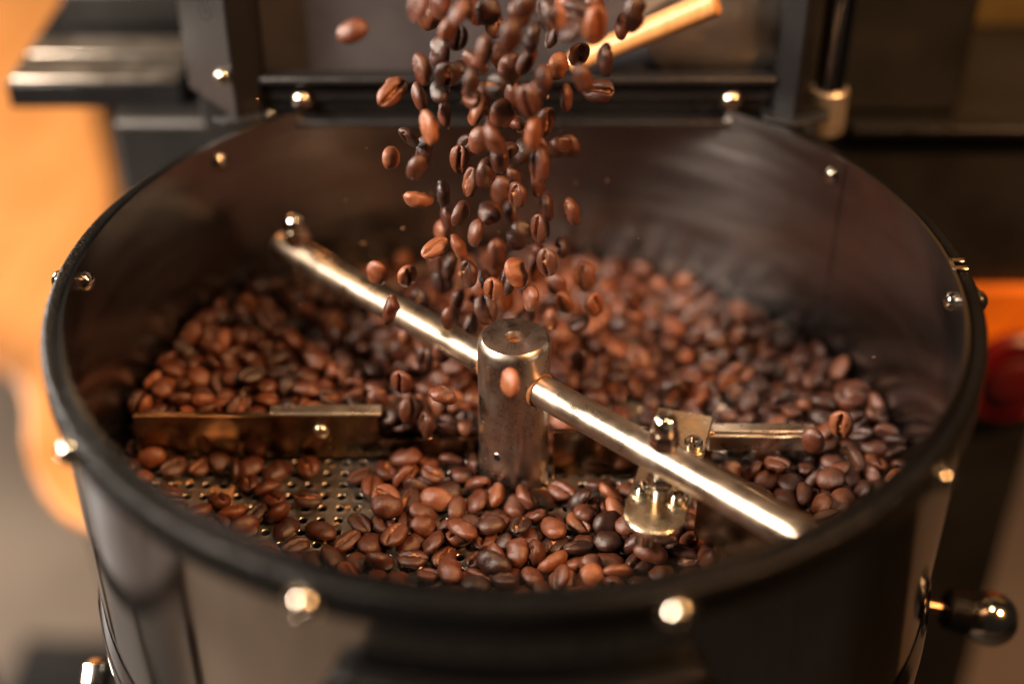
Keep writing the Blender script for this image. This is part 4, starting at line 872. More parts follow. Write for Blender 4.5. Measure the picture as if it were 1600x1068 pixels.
    -998,377,-810,25,-23,-18,-91,111, -857,689,-902,51,39,-22,72,107, -1005,637,-845,47,23,-33,-77,121, -900,353,-842,99,1,2,2,98,
    -903,241,-828,12,-51,81,-22,99, -1035,250,-823,35,65,61,26,102, -1210,873,-850,74,-62,19,-10,118, 251,-826,-934,91,1,1,40,96,
    -665,-784,-908,27,94,-13,-1,123, 411,-970,-911,41,-25,-40,77,109, 184,-1097,-931,38,-1,-1,-91,113, -24,-1350,-930,4,-1,0,99,118,
    -1340,396,-930,10,0,-1,-99,120, 849,-1255,-934,64,-2,0,-76,97, -32,-1466,-913,5,-46,-87,-2,114, -1106,1019,-930,23,-2,-1,-96,118,
    1012,-732,-913,6,-17,-97,0,117, 1238,-740,-931,13,-1,1,98,115, 13,-1156,-916,1,99,8,4,105, 77,-1311,-918,2,-1,98,11,96,
    -252,-1128,-910,6,-92,-34,-15,115, -595,-600,-910,11,86,-43,-23,110, 44,-695,-923,89,-17,11,-39,114, 455,-955,-904,36,37,69,49,116,
    965,-1000,-914,13,-59,-78,8,111, -612,1256,-918,15,94,26,-1,97, 245,-1521,-904,61,-72,9,28,99, 642,-685,-909,38,-78,45,-13,110,
    -224,-811,-931,98,1,-2,13,111, 988,-604,-913,11,-96,18,-11,108, -1241,841,-910,2,-44,-88,-9,121, 341,-1306,-907,82,-36,-27,32,120,
    628,-1398,-904,12,12,-83,-51,114, -1186,-352,-916,8,36,91,10,106, -1417,-497,-915,3,70,70,-4,109, 80,-829,-906,31,-93,13,-9,121,
    -1314,-674,-913,3,78,61,-4,116, -616,-939,-914,73,28,30,53,111, 552,-956,-918,92,34,5,12,108, -996,491,-930,64,0,1,76,122,
    -904,-843,-903,14,-53,-70,43,120, 391,-1192,-915,17,-88,42,-4,104, 753,-582,-913,4,51,85,-3,116, -1212,-853,-912,13,-38,89,-15,113,
    845,-887,-915,16,-46,-86,-7,99, -343,488,-918,1,-99,-7,-5,101, -1354,494,-918,3,-54,-83,-3,99, -228,872,-917,9,58,80,2,101,
    -1376,-312,-916,5,4,99,-1,105, -1177,-631,-932,4,2,-1,99,105, 655,-1225,-910,27,-88,-36,5,115, -798,-966,-915,6,48,-86,-3,108,
    -897,461,-910,9,83,-52,14,114, 1238,-372,-910,11,28,-91,-23,116, -56,-707,-914,2,86,49,-3,112, 555,-828,-915,1,-10,97,14,106,
    -918,-640,-920,8,2,25,95,114, 1332,-576,-907,31,51,67,42,110, -851,-1248,-915,3,-57,-81,-3,109, -289,-961,-913,8,94,28,-12,106,
    536,-1304,-909,66,34,35,55,113, -1307,-231,-911,7,20,-96,-11,121, -836,349,-899,75,24,59,-13,97, 1141,-809,-920,61,-16,9,76,117,
    -358,-1212,-907,31,-79,-51,0,113, -310,-748,-931,99,1,1,4,114, 1085,-945,-916,7,71,-68,-11,104, 192,-1262,-914,48,-24,-18,-81,102,
    826,-731,-912,2,-95,28,5,119, 1461,-331,-911,5,-1,-95,28,111, -418,-1138,-919,77,-22,-9,-58,106, -1350,-419,-911,5,36,92,-2,123,
    -936,814,-905,38,43,-81,-5,103, 1132,-538,-908,26,87,39,8,121, 18,-1064,-895,14,45,49,72,122, -474,-868,-916,53,14,21,-80,112,
    646,-596,-930,99,2,1,-6,116, -567,-1259,-933,6,-2,1,-99,101, 882,-566,-916,4,3,-99,-5,105, -800,-1073,-907,16,-38,90,6,122,
    -390,726,-934,29,1,-1,-95,98, 145,-1028,-910,46,-30,-3,82,123, 1283,-472,-915,5,54,82,13,106, 1048,-848,-931,70,0,-2,70,111,
    306,-905,-912,6,-10,-98,0,119, -1129,-953,-912,91,39,5,-5,119, -1119,-705,-918,0,-99,-9,-4,101, -395,-1431,-908,4,-64,72,21,118,
    90,-930,-915,2,-49,86,1,108, 548,-666,-913,10,-34,-91,-17,104, -1142,792,-913,8,-85,-48,11,114, -952,-1150,-919,1,95,-28,4,98,
    390,-1383,-906,28,-52,-78,13,116, -401,-704,-916,4,64,-76,3,106, 420,-694,-914,4,7,-96,24,103, 1504,-161,-901,35,-24,82,-35,116,
    -1086,555,-916,2,90,-40,-7,105, -1472,-43,-934,99,0,-2,6,96, -300,787,-907,17,25,-86,-39,114, -449,-1272,-908,7,12,95,25,121,
    1135,-398,-912,15,-8,-97,-1,108, -1024,-760,-930,97,1,1,-19,118, -922,-461,-916,0,-99,3,5,107, -502,-697,-919,31,-6,31,-89,109,
    519,-1080,-912,0,84,-52,7,119, -372,-844,-912,1,-86,-49,3,119, -290,-1049,-917,95,5,25,-12,103, -762,-1210,-899,31,10,-84,-40,120,
    -227,-1310,-909,13,68,69,16,120, -1380,-609,-915,10,54,-82,-8,107, 678,-883,-917,3,50,-84,-14,101, 768,-949,-917,8,65,-74,-9,102,
    66,-1408,-911,6,67,-72,-13,118, -138,-1338,-930,55,-1,-2,-82,124, -293,-1448,-912,1,96,23,-1,119, -398,1037,-906,17,-8,-93,-27,114,
    -197,-1409,-908,61,72,-26,-15,106, -952,-547,-916,5,-36,-92,-2,105, -90,-1006,-932,11,2,1,98,106, 234,-1034,-919,33,9,34,87,103,
    -1336,686,-911,2,-97,17,13,114, 1067,-648,-933,89,2,-1,43,100, 10,-758,-902,15,78,41,-44,99, -1023,773,-911,13,98,-10,3,120,
    -1011,324,-907,20,-73,-58,-27,102, 15,-1251,-917,4,60,-78,-14,100, -1482,-278,-914,3,95,-27,-7,110, 326,-1200,-912,58,-33,-32,66,110,
    683,-785,-933,72,-1,-1,68,98, -644,-1153,-932,71,1,0,-69,109, -174,-1175,-931,57,-1,-2,-81,114, -246,-658,-913,4,17,-97,14,114,
    -1224,707,-913,4,29,-94,-13,112, -560,1172,-912,8,81,-56,-10,116, -191,-898,-911,2,-38,91,6,123, -400,808,-917,4,3,98,12,101,
    762,-833,-918,5,14,98,-1,98, -948,-1007,-916,10,31,93,11,104, -1022,-627,-915,6,64,75,12,106, 879,-1041,-916,7,-98,11,4,103,
    -602,-1037,-916,13,-97,-15,-3,104, 108,-1210,-911,2,49,-86,1,122, -119,-1499,-911,8,85,-49,-11,120, -318,-1358,-914,6,-3,99,2,110,
    844,-644,-918,4,10,98,0,98, 619,-1100,-932,90,1,1,-40,111, -485,1010,-917,14,50,-84,-5,98, 1033,-522,-915,3,79,-59,4,107,
    -1264,-576,-915,18,14,96,9,98, -567,-803,-903,18,-49,73,-41,124, -806,-859,-913,1,-91,-39,-4,117, -1046,408,-917,15,92,-33,-1,99,
    1140,-698,-914,2,-92,-36,-5,112, 1403,-488,-931,98,1,-2,-16,113, -380,-946,-896,14,-60,68,37,121, 1369,-271,-914,5,-14,-97,11,109,
    -693,-970,-930,39,-1,-1,-91,118, -275,994,-932,74,-1,-1,65,108, 764,-1058,-914,4,42,-89,1,112, 85,559,-917,13,-95,23,2,101,
    773,-1196,-909,4,30,93,-14,123, -654,469,-931,21,2,1,97,113, -918,-712,-933,98,1,-2,-12,102, -81,-823,-909,14,41,-86,-23,120,
    1258,-669,-896,24,-64,-52,-49,105, 971,-1159,-929,95,-2,0,28,122, -826,-765,-933,98,-2,1,-13,100, -462,1216,-930,78,0,-2,-60,119,
    432,-1283,-913,12,-93,-32,3,113, 951,-898,-908,5,4,95,-26,121, 309,-717,-911,11,33,-91,-17,115, -476,-781,-916,5,-45,88,3,107,
    -701,-1080,-914,11,96,18,11,107, 687,-1016,-912,2,53,-83,-15,115, -994,-899,-913,6,86,48,-1,116, 860,-1140,-931,70,1,1,70,115,
    324,-1078,-916,1,24,-95,13,103, -706,1262,-922,51,14,7,-84,113, 1162,-906,-917,2,77,63,-4,102, 699,-1334,-906,3,-8,88,44,119,
    1220,-583,-914,4,55,82,-3,110, 204,-714,-910,1,57,79,-16,119, -556,-1108,-918,5,6,-99,1,99, 732,-677,-918,5,-8,98,14,98,
    -935,621,-906,25,-30,84,-34,115, 1243,-839,-915,11,93,-30,-9,109, -1188,604,-917,7,58,-80,-8,100, -1183,-553,-921,91,-7,-21,-33,98,
    -75,-1102,-918,10,88,-42,-10,98, -650,-877,-904,61,-5,-45,-64,110, -842,507,-897,80,-23,46,-29,120, -466,1107,-911,6,5,-99,1,123,
    -484,-1187,-932,99,1,-2,-10,108, -587,-1368,-914,12,-78,-59,4,109, 334,-804,-920,91,13,17,33,117, -372,-1042,-909,16,-87,-42,13,121,
    167,-1325,-913,15,54,-81,10,102, -1108,-873,-912,4,19,-97,0,119, -1178,944,-892,11,-86,21,43,122, 1,-976,-933,74,0,2,-66,97,
    -1227,-721,-911,4,-79,-60,-4,122, 1349,-359,-915,0,-98,-12,5,109, 189,-896,-914,1,-95,27,6,113, -1442,-188,-912,12,41,-89,6,111,
    528,-1408,-932,39,2,0,91,107, 949,-807,-914,4,-27,-95,-1,114, -841,-1148,-914,92,32,-8,-18,123, -514,435,-928,96,8,1,-24,117,
    -1213,-440,-915,1,98,12,4,109, -873,757,-917,3,72,67,-3,103, -74,-1223,-912,2,60,79,0,118, -1312,745,-908,63,-72,26,9,98,
    -753,527,-932,18,2,0,97,105, -174,1251,-926,40,-12,19,-88,96, 418,-1096,-931,88,-1,-2,46,113, 503,-747,-914,1,-98,-15,-5,112,
    1347,-169,-932,67,1,-1,-73,111, -475,-1368,-911,5,-68,-71,-4,119, 195,-1409,-915,5,15,-97,-13,107, 489,-1186,-911,2,87,-47,3,123,
    -1097,-564,-915,8,-31,93,-8,105, -815,-673,-918,2,-83,53,5,100, -918,366,-910,4,5,98,-13,122, -1020,598,-906,32,56,-74,-10,111,
    -899,-939,-915,5,18,97,0,110, 1049,-1080,-915,6,63,76,-3,108, 448,-635,-920,93,-34,-2,-1,102, -171,-718,-916,0,-58,80,0,106,
    -738,-636,-910,19,-47,75,-40,104, 1400,-571,-905,35,7,91,13,103, 166,-797,-918,2,91,-39,4,100, -506,-614,-932,80,2,-1,58,107,
    -558,1064,-906,41,-57,69,-11,105, -12,-880,-932,97,1,1,21,108, -1285,-805,-914,13,27,93,-16,100, -679,-662,-904,37,79,40,25,123,
    1142,-454,-886,95,10,8,25,117, 591,-1156,-904,87,47,0,-9,114, 388,-741,-875,82,34,-43,-4,103, 1292,-321,-868,36,-28,46,-75,109,
    -139,600,-914,63,-28,1,71,113, 1277,-589,-892,68,-43,28,-50,103, 177,-818,-882,63,6,4,76,110, -1194,314,-887,39,-24,86,18,99,
    1011,-624,-863,38,27,-12,86,122, 1378,-659,-898,61,-66,-40,11,119, 763,-593,-861,3,62,-77,7,101, 52,-983,-889,17,2,-12,97,114,
    228,-912,-869,94,-28,-3,-11,110, -477,-1042,-931,95,0,-2,-27,115, 875,-486,-904,10,87,21,-41,99, 1091,-889,-866,31,93,1,-14,119,
    241,-1420,-887,16,3,-12,97,106, -207,-738,-884,95,10,-26,0,113, 1098,-753,-876,2,95,26,10,110, 680,-1125,-890,94,-18,16,-19,120,
    1206,-560,-864,14,-57,-77,20,105, -917,540,-900,13,-10,-80,-56,105, 898,-1134,-882,92,-5,12,33,117, 887,-1220,-879,29,90,6,-28,119,
    846,-617,-870,9,91,39,-3,108, 357,-655,-903,70,-31,41,48,98, -934,414,-874,97,17,-5,-8,111, 1331,-725,-904,56,19,-46,65,98,
    1083,-457,-909,23,87,-28,-30,101, 270,-1251,-909,9,-58,-70,38,102, 465,-1062,-869,15,66,72,-7,111, 435,-800,-885,41,45,55,-55,124,
    494,-885,-920,37,-17,-25,87,108, -1239,434,-916,12,95,-24,-8,105, 1207,-796,-853,45,50,70,-20,117, 679,-1247,-884,14,-10,28,-93,123,
    -919,299,-867,3,0,-99,-2,97, -773,666,-903,4,-93,-11,32,112, 1207,-918,-871,18,35,-89,-16,119, -1229,788,-869,1,81,55,12,103,
    462,-1452,-908,1,-8,-75,64,104, 391,-1217,-869,68,-12,6,-71,120, 930,-1032,-878,23,-4,-13,95,121, -420,-667,-887,74,-8,1,66,108,
    65,-1205,-876,69,5,-12,-70,121, -318,-1276,-911,2,-27,91,28,107, -534,-1297,-875,0,98,12,-1,114, -410,1163,-876,38,49,61,48,98,
    141,-1276,-872,72,-18,-26,60,106, -730,-889,-895,6,-82,3,-55,107, -646,1337,-925,89,1,-15,-41,107, 168,-1468,-901,65,10,-37,64,122,
    928,-627,-881,11,79,57,13,111, 1326,-415,-875,34,-25,-53,72,105, -135,-765,-905,65,5,53,-53,98, 329,-1002,-885,16,-83,-41,31,120,
    -214,-1006,-912,64,-7,-39,-64,97, -362,-1439,-863,18,-65,-71,-14,101, 1425,-508,-860,15,77,-60,11,104, -263,-1218,-909,85,-47,21,2,105,
    -174,-1064,-931,25,-1,2,96,114, 103,-712,-898,43,35,22,79,110, 1034,-991,-881,20,-56,-48,62,121, -772,-1305,-894,30,84,-6,-42,121,
    704,-925,-872,5,16,98,-2,116, 1000,-538,-879,91,-11,1,37,108, -43,-837,-869,27,45,-74,-38,107, 1357,-503,-866,4,-54,-36,75,101,
    -302,-867,-907,87,1,32,-34,107, 705,-1050,-849,64,-16,-72,-19,107, -30,-1191,-866,10,-56,-78,21,117, -611,-701,-909,23,-19,44,-83,117,
    588,-878,-909,43,10,39,-80,110, 436,-1148,-859,50,-79,-6,-33,106, -1117,905,-900,47,-70,-50,18,121, -77,-1299,-884,93,15,8,30,103,
    952,-491,-927,80,-7,12,57,100, -293,-1382,-876,39,-2,-4,91,124, 770,-1002,-868,35,42,-78,-27,101, 545,-1011,-859,13,-11,24,95,113,
    318,-1437,-915,0,-43,-88,-13,107, 95,-1391,-879,73,16,10,64,117, 246,-1332,-917,86,-10,26,40,99, 473,-726,-877,95,5,1,29,116,
    241,-1170,-900,80,-43,24,-32,110, 1285,-804,-892,54,-26,19,-76,114, 370,-1037,-882,70,-19,36,-57,101, 1231,-502,-888,39,-89,15,-13,99,
    531,-800,-879,53,6,-7,-83,109, -700,-1273,-932,82,0,2,-56,110, 109,-1107,-910,8,-33,-27,89,100, 838,-1046,-879,75,30,-1,-57,110,
    1381,-208,-862,87,-8,-36,29,119, -147,-1264,-904,83,-24,-39,-28,100, 418,-888,-889,60,-45,8,64,115, -48,-1525,-875,35,-93,-4,0,105,
    982,-800,-880,35,8,8,92,119, -1068,858,-864,94,-12,-15,-24,108, 464,-1335,-906,66,50,9,54,111, 1426,-171,-908,24,80,48,-25,98,
    -530,-898,-899,5,39,25,-87,115, 912,-712,-916,36,-28,-5,-88,102, -21,-1072,-896,30,-32,-66,59,103, 1455,-256,-899,6,89,23,-36,119,
    189,-1179,-887,38,-12,-82,37,113, -1278,602,-899,54,-29,-27,-73,120, 14,-891,-882,25,-19,9,-93,121, -556,-1189,-905,6,-21,3,96,101,
    608,-1321,-914,66,-39,-2,62,96, 850,-948,-906,70,28,-16,62,120, 491,-1225,-872,87,7,-7,45,123, -79,-922,-912,9,-17,-29,93,119,
    1475,-105,-903,4,-25,76,58,112, -394,-1313,-882,60,16,50,-59,114, 792,-1127,-876,16,-10,97,-7,105, 1199,-704,-862,12,97,-14,-10,122,
    -1071,1078,-870,29,-87,-31,18,107, 102,-851,-872,45,7,-27,84,96, 282,-1110,-874,84,-7,5,-52,120, -479,-1465,-892,50,-57,-32,-55,111,
    1118,-1018,-914,73,2,29,-60,111, 331,-887,-879,80,4,8,57,109, 587,-1020,-905,8,26,75,-58,104, -315,-1118,-893,94,13,-27,0,114,
    -462,-937,-913,75,47,5,45,98, 245,-960,-901,17,13,-69,68,112, -1292,782,-841,18,23,92,-20,104, -823,-529,-924,14,18,-2,-96,99,
    1404,-402,-879,26,-82,31,37,122, -231,-1479,-865,86,-7,-9,48,120, 1096,-556,-872,33,13,-14,-91,117, 1270,-263,-904,32,83,34,27,115,
    -767,-964,-885,78,-8,6,-60,112, -556,-1410,-878,8,88,-36,-27,103, -228,-1507,-919,11,2,-35,-92,103, 235,-742,-870,98,-1,4,-9,106,
    1514,-41,-886,40,-43,-22,-76,111, 1266,-739,-827,8,-92,-3,35,111, 1259,-428,-867,23,-21,-34,88,118, 998,-454,-858,62,70,25,20,111,
    1303,-676,-833,54,-44,5,-70,114, 878,-670,-844,22,15,-25,92,111, 985,-721,-861,47,-12,26,82,118, 1043,-552,-811,5,23,94,-23,111,
    1131,-613,-868,47,63,-7,60,117, 1147,-408,-815,36,-90,-16,-12,102, 1239,-594,-810,2,-98,14,0,121, 1464,-422,-901,10,-49,33,-79,105,
    318,-1466,-877,62,24,-5,73,122, 340,-795,-852,35,-21,0,90,123, -978,787,-859,76,28,-36,-44,100, 505,-908,-844,1,82,-52,-19,120,
    1472,-146,-853,4,-88,-36,-27,105, 1100,-993,-852,64,-3,-10,75,114, 1080,-695,-876,14,13,-54,-80,98, 1478,-236,-845,11,2,-28,-94,122,
    1406,-470,-840,62,-16,19,73,101, 1082,-476,-848,94,-3,-27,17,102, 1081,-680,-821,30,-5,10,94,119, 618,-958,-896,84,6,49,-17,113,
    1174,-369,-855,11,-92,13,-32,107, 1207,-648,-829,43,80,-40,5,98, 1191,-469,-843,99,5,3,0,96, 349,-1119,-859,30,47,6,82,101,
    902,-568,-854,86,-34,-10,-34,111, -1260,369,-862,41,-11,-34,-83,103, 1082,-808,-855,89,35,7,-26,111, 1280,-521,-827,7,-35,-91,-18,120,
    -1087,529,-842,27,-18,16,92,116, 610,-753,-911,24,-79,50,-21,107, 422,-1030,-837,97,-14,9,-7,118, 1491,-295,-877,84,18,34,36,108,
    1297,-805,-817,29,25,-86,-31,109, -974,563,-856,64,27,-43,-55,111, 269,-1013,-844,23,39,-19,-86,102, 1400,-571,-840,45,41,23,-75,105,
    -1172,760,-797,69,-7,-11,-70,115, -1144,-502,-908,13,-13,-43,-87,114, -544,-985,-906,60,-34,-18,-68,105, -1109,-625,-889,16,-8,27,-94,117,
    -1003,-840,-890,94,-19,-10,24,110,
]
def read_beans(data):
    out = []
    for i in range(0, len(data), 8):
        x, y, z, qw, qx, qy, qz, s = data[i:i + 8]
        qq = Quaternion((qw, qx, qy, qz)); qq.normalize()
        out.append((Vector((x, y, z)) / 10.0, qq, s / 100.0))
    return out
beans = read_beans(DATA)
N_SINGLE = 158
LAND = [(Vector((13, -14, FL + 6)), 'coffee bean resting closest to the foot of the steel hub'),
        (Vector((on_rod(71)[0] - 4, on_rod(71)[1] - 16, FL + 6)), 'coffee bean lying just under the round end of the zinc clamp bracket'),
        (Vector((-76, 7, FL + 5)), 'coffee bean lying nearest below the rivet of the oiled paddle'),
        (Vector((-148, 9, FL + 5)), 'coffee bean nearest to the outer end of the oiled paddle'),
        (Vector((-53, 9, FL + 8)), 'coffee bean at the inner end of the oiled paddle, towards the hub'),
        (Vector((120, 9, FL + 14)), 'coffee bean touching the outer tip of the bright paddle bar'),
        (Vector((98, -90, FL + 12)), 'coffee bean lying nearest under the near tip of the polished rod'),
        (Vector((-36, -74, FL + 4)), 'coffee bean nearest the rim beside the gap of bare perforated plate'),
        (Vector((152, -10, FL + 20)), 'coffee bean pressed highest against the bin wall nearest the red button'),
        (Vector((-6, -70, FL + 12)), 'coffee bean on top of the heap midway between hub and front rim'),
        (Vector((-120, -30, FL + 4)), 'coffee bean farthest out on the bare perforated plate'),
        (Vector((70, 45, FL + 4)), 'coffee bean sitting alone behind the bright paddle bar')]
near = {}
for v, t in LAND:
    j = min((i for i in range(N_SINGLE) if i not in near), key=lambda i: (beans[i][0] - v).length)
    near[j] = t
def pile_label(i, p, qq, s):
    if p.y < 6:
        if p.x < -42: reg, g = 'on the bare plate before the oiled paddle', 'beans scattered on the perforated plate'
        elif p.x < -8: reg, g = 'in the front heap beside bare plate', 'beans heaped in front of the hub'
        elif p.x < 42: reg, g = 'in the heap between hub and front rim', 'beans heaped in front of the hub'
        elif p.x - p.y * -1.0 < 0: reg, g = 'in the dark heap below the rod', 'beans below the rod'
        else: reg, g = 'in the heap between rod and paddle bar', 'beans between rod and paddle bar'
    else:
        if p.x < -10: reg, g = 'in the shaded heap behind the oiled paddle', 'beans behind the oiled paddle'
        elif p.x < 40: reg, g = 'in the blurred heap right behind the hub', 'beans behind the hub'
        else: reg, g = 'in the heap along the far wall', 'beans along the far wall'
    if i in near: return near[i], g
    d = (qq @ Vector((0, 0, 1))).z
    how = 'smooth back up' if d > .5 else 'seam up' if d < -.5 else 'on its side'
    size = 'large' if s > 1.15 else 'small' if s < 1.07 else 'medium'
    return '%s bean %s %s' % (size, how, reg), g

SKINVAR = sorted(HAS_SKIN)
ORD = ['nearest', 'second', 'third', 'fourth', 'fifth', 'sixth', 'seventh', 'eighth', 'ninth', 'tenth', 'eleventh', 'twelfth', 'thirteenth', 'fourteenth', 'fifteenth']
def rank_labels(labels, measure, first, other):
    """Where several beans answer to one description, say which one by its turn, counted from something one can find."""
    by = {}
    for i, t in enumerate(labels): by.setdefault(t, []).append(i)
    for t, ids in by.items():
        if len(ids) < 2: continue
        for n_, i in enumerate(sorted(ids, key=measure)):
            if n_ < len(ORD): labels[i] = t + (first if n_ == 0 else other % ORD[n_])
    return labels
plab = [pile_label(i, *beans[i]) for i in range(N_SINGLE)]
names = rank_labels([t for t, g in plab], lambda i: beans[i][0].xy.length, ', nearest the hub', ', %s from hub')
for i in range(N_SINGLE):
    p, qq, s = beans[i]
    place_bean(i * 5 % NV, p, qq, s, names[i], plab[i][1])
# the rest of the pile, too many to count: one mass
def bean_mass(items):
    vs = []; nf = []; fs = []; off = 0; tint = []; mats = []
    rnd = random.Random(3)
    for i, (p, qq, s) in items:
        k = i * 5 % NV
        V, F = raw[k]
        m = np.array(qq.to_matrix()) * np.array(uneven(p, s))[None, :]
        P = (V @ m.T + np.array(p)) * MM
        vs.append(P); tint.append(np.full(len(P), rnd.random(), dtype=np.float32))
        for f in F: nf.append(len(f)); fs.extend([q_ + off for q_ in f])
        off += len(P)
    V = np.concatenate(vs)
    me = bpy.data.meshes.new('bean_heap')
    me.vertices.add(len(V)); me.vertices.foreach_set('co', V.astype(np.float32).ravel())
    me.loops.add(len(fs)); me.loops.foreach_set('vertex_index', fs)
    me.polygons.add(len(nf))
    st_ = np.concatenate([[0], np.cumsum(nf)[:-1]]).astype(np.int32)
    me.polygons.foreach_set('loop_start', st_)
    me.polygons.foreach_set('use_smooth', [True] * len(nf))
    me.update(calc_edges=True); me.validate()
    at = me.attributes.new('tint', 'FLOAT', 'POINT'); at.data.foreach_set('value', np.concatenate(tint))
    me.materials.append(M['bean'])
    o = bpy.data.objects.new('bean_heap', me); COL.objects.link(o)
    tag(o, 'heaped roasted coffee beans filling the bin behind and below the nearest ones', 'coffee beans', None, 'stuff')
bean_mass([(i, beans[i]) for i in range(N_SINGLE, len(beans))])

# pale chaff flakes and crumbs lying on the plate
def chaff():
    rnd = random.Random(8); m = MB()
    for i in range(420):
        a = rnd.uniform(0, 6.28); r = RI * .96 * math.sqrt(rnd.random()); x, y = r * math.cos(a), r * math.sin(a)
        if math.hypot(x, y) < 18: continue
        n = 6; L = rnd.uniform(.6, 2.0); b = rnd.uniform(0, 6.28); z = FL + .25
        V = []
        for k in range(n):
            t = 2 * math.pi * k / n; u = L * math.cos(t) * rnd.uniform(.7, 1.1); w_ = L * .5 * math.sin(t) * rnd.uniform(.6, 1.1)
            V.append((x + u * math.cos(b) - w_ * math.sin(b), y + u * math.sin(b) + w_ * math.cos(b), z + rnd.uniform(0, .5)))
        V += [(x, y, z + rnd.uniform(.5, 1.0))]
        m.add(V, [(k, (k + 1) % n, n) for k in range(n)] + [tuple(range(n))[::-1]])
    o = m.build('chaff', M['chaff']); tag(o, 'pale orange chaff flakes scattered over the perforated plate', 'chaff', None, 'stuff')
chaff()
def flying_chaff():
    rnd = random.Random(18); m = MB()
    for i in range(46):
        c = (rnd.gauss(-6, 42), rnd.uniform(-60, 90), rnd.uniform(-75, 60)); L = rnd.uniform(.35, 1.0)
        u = Vector([rnd.gauss(0, 1) for _ in range(3)]).normalized(); w_ = u.cross(Vector((rnd.random(), .3, 1))).normalized()
        m.add([tuple(Vector(c) + u * (L * math.cos(t)) + w_ * (.45 * L * math.sin(t))) for t in (0, 1.2, 2.3, 3.4, 4.6, 5.4)] + [tuple(Vector(c) + u.cross(w_) * .3)], [(k, (k + 1) % 6, 6) for k in range(6)])
    o = m.build('flying_chaff', M['chaff']); tag(o, 'tiny pale chaff flecks floating around the falling beans', 'chaff', None, 'stuff')
flying_chaff()

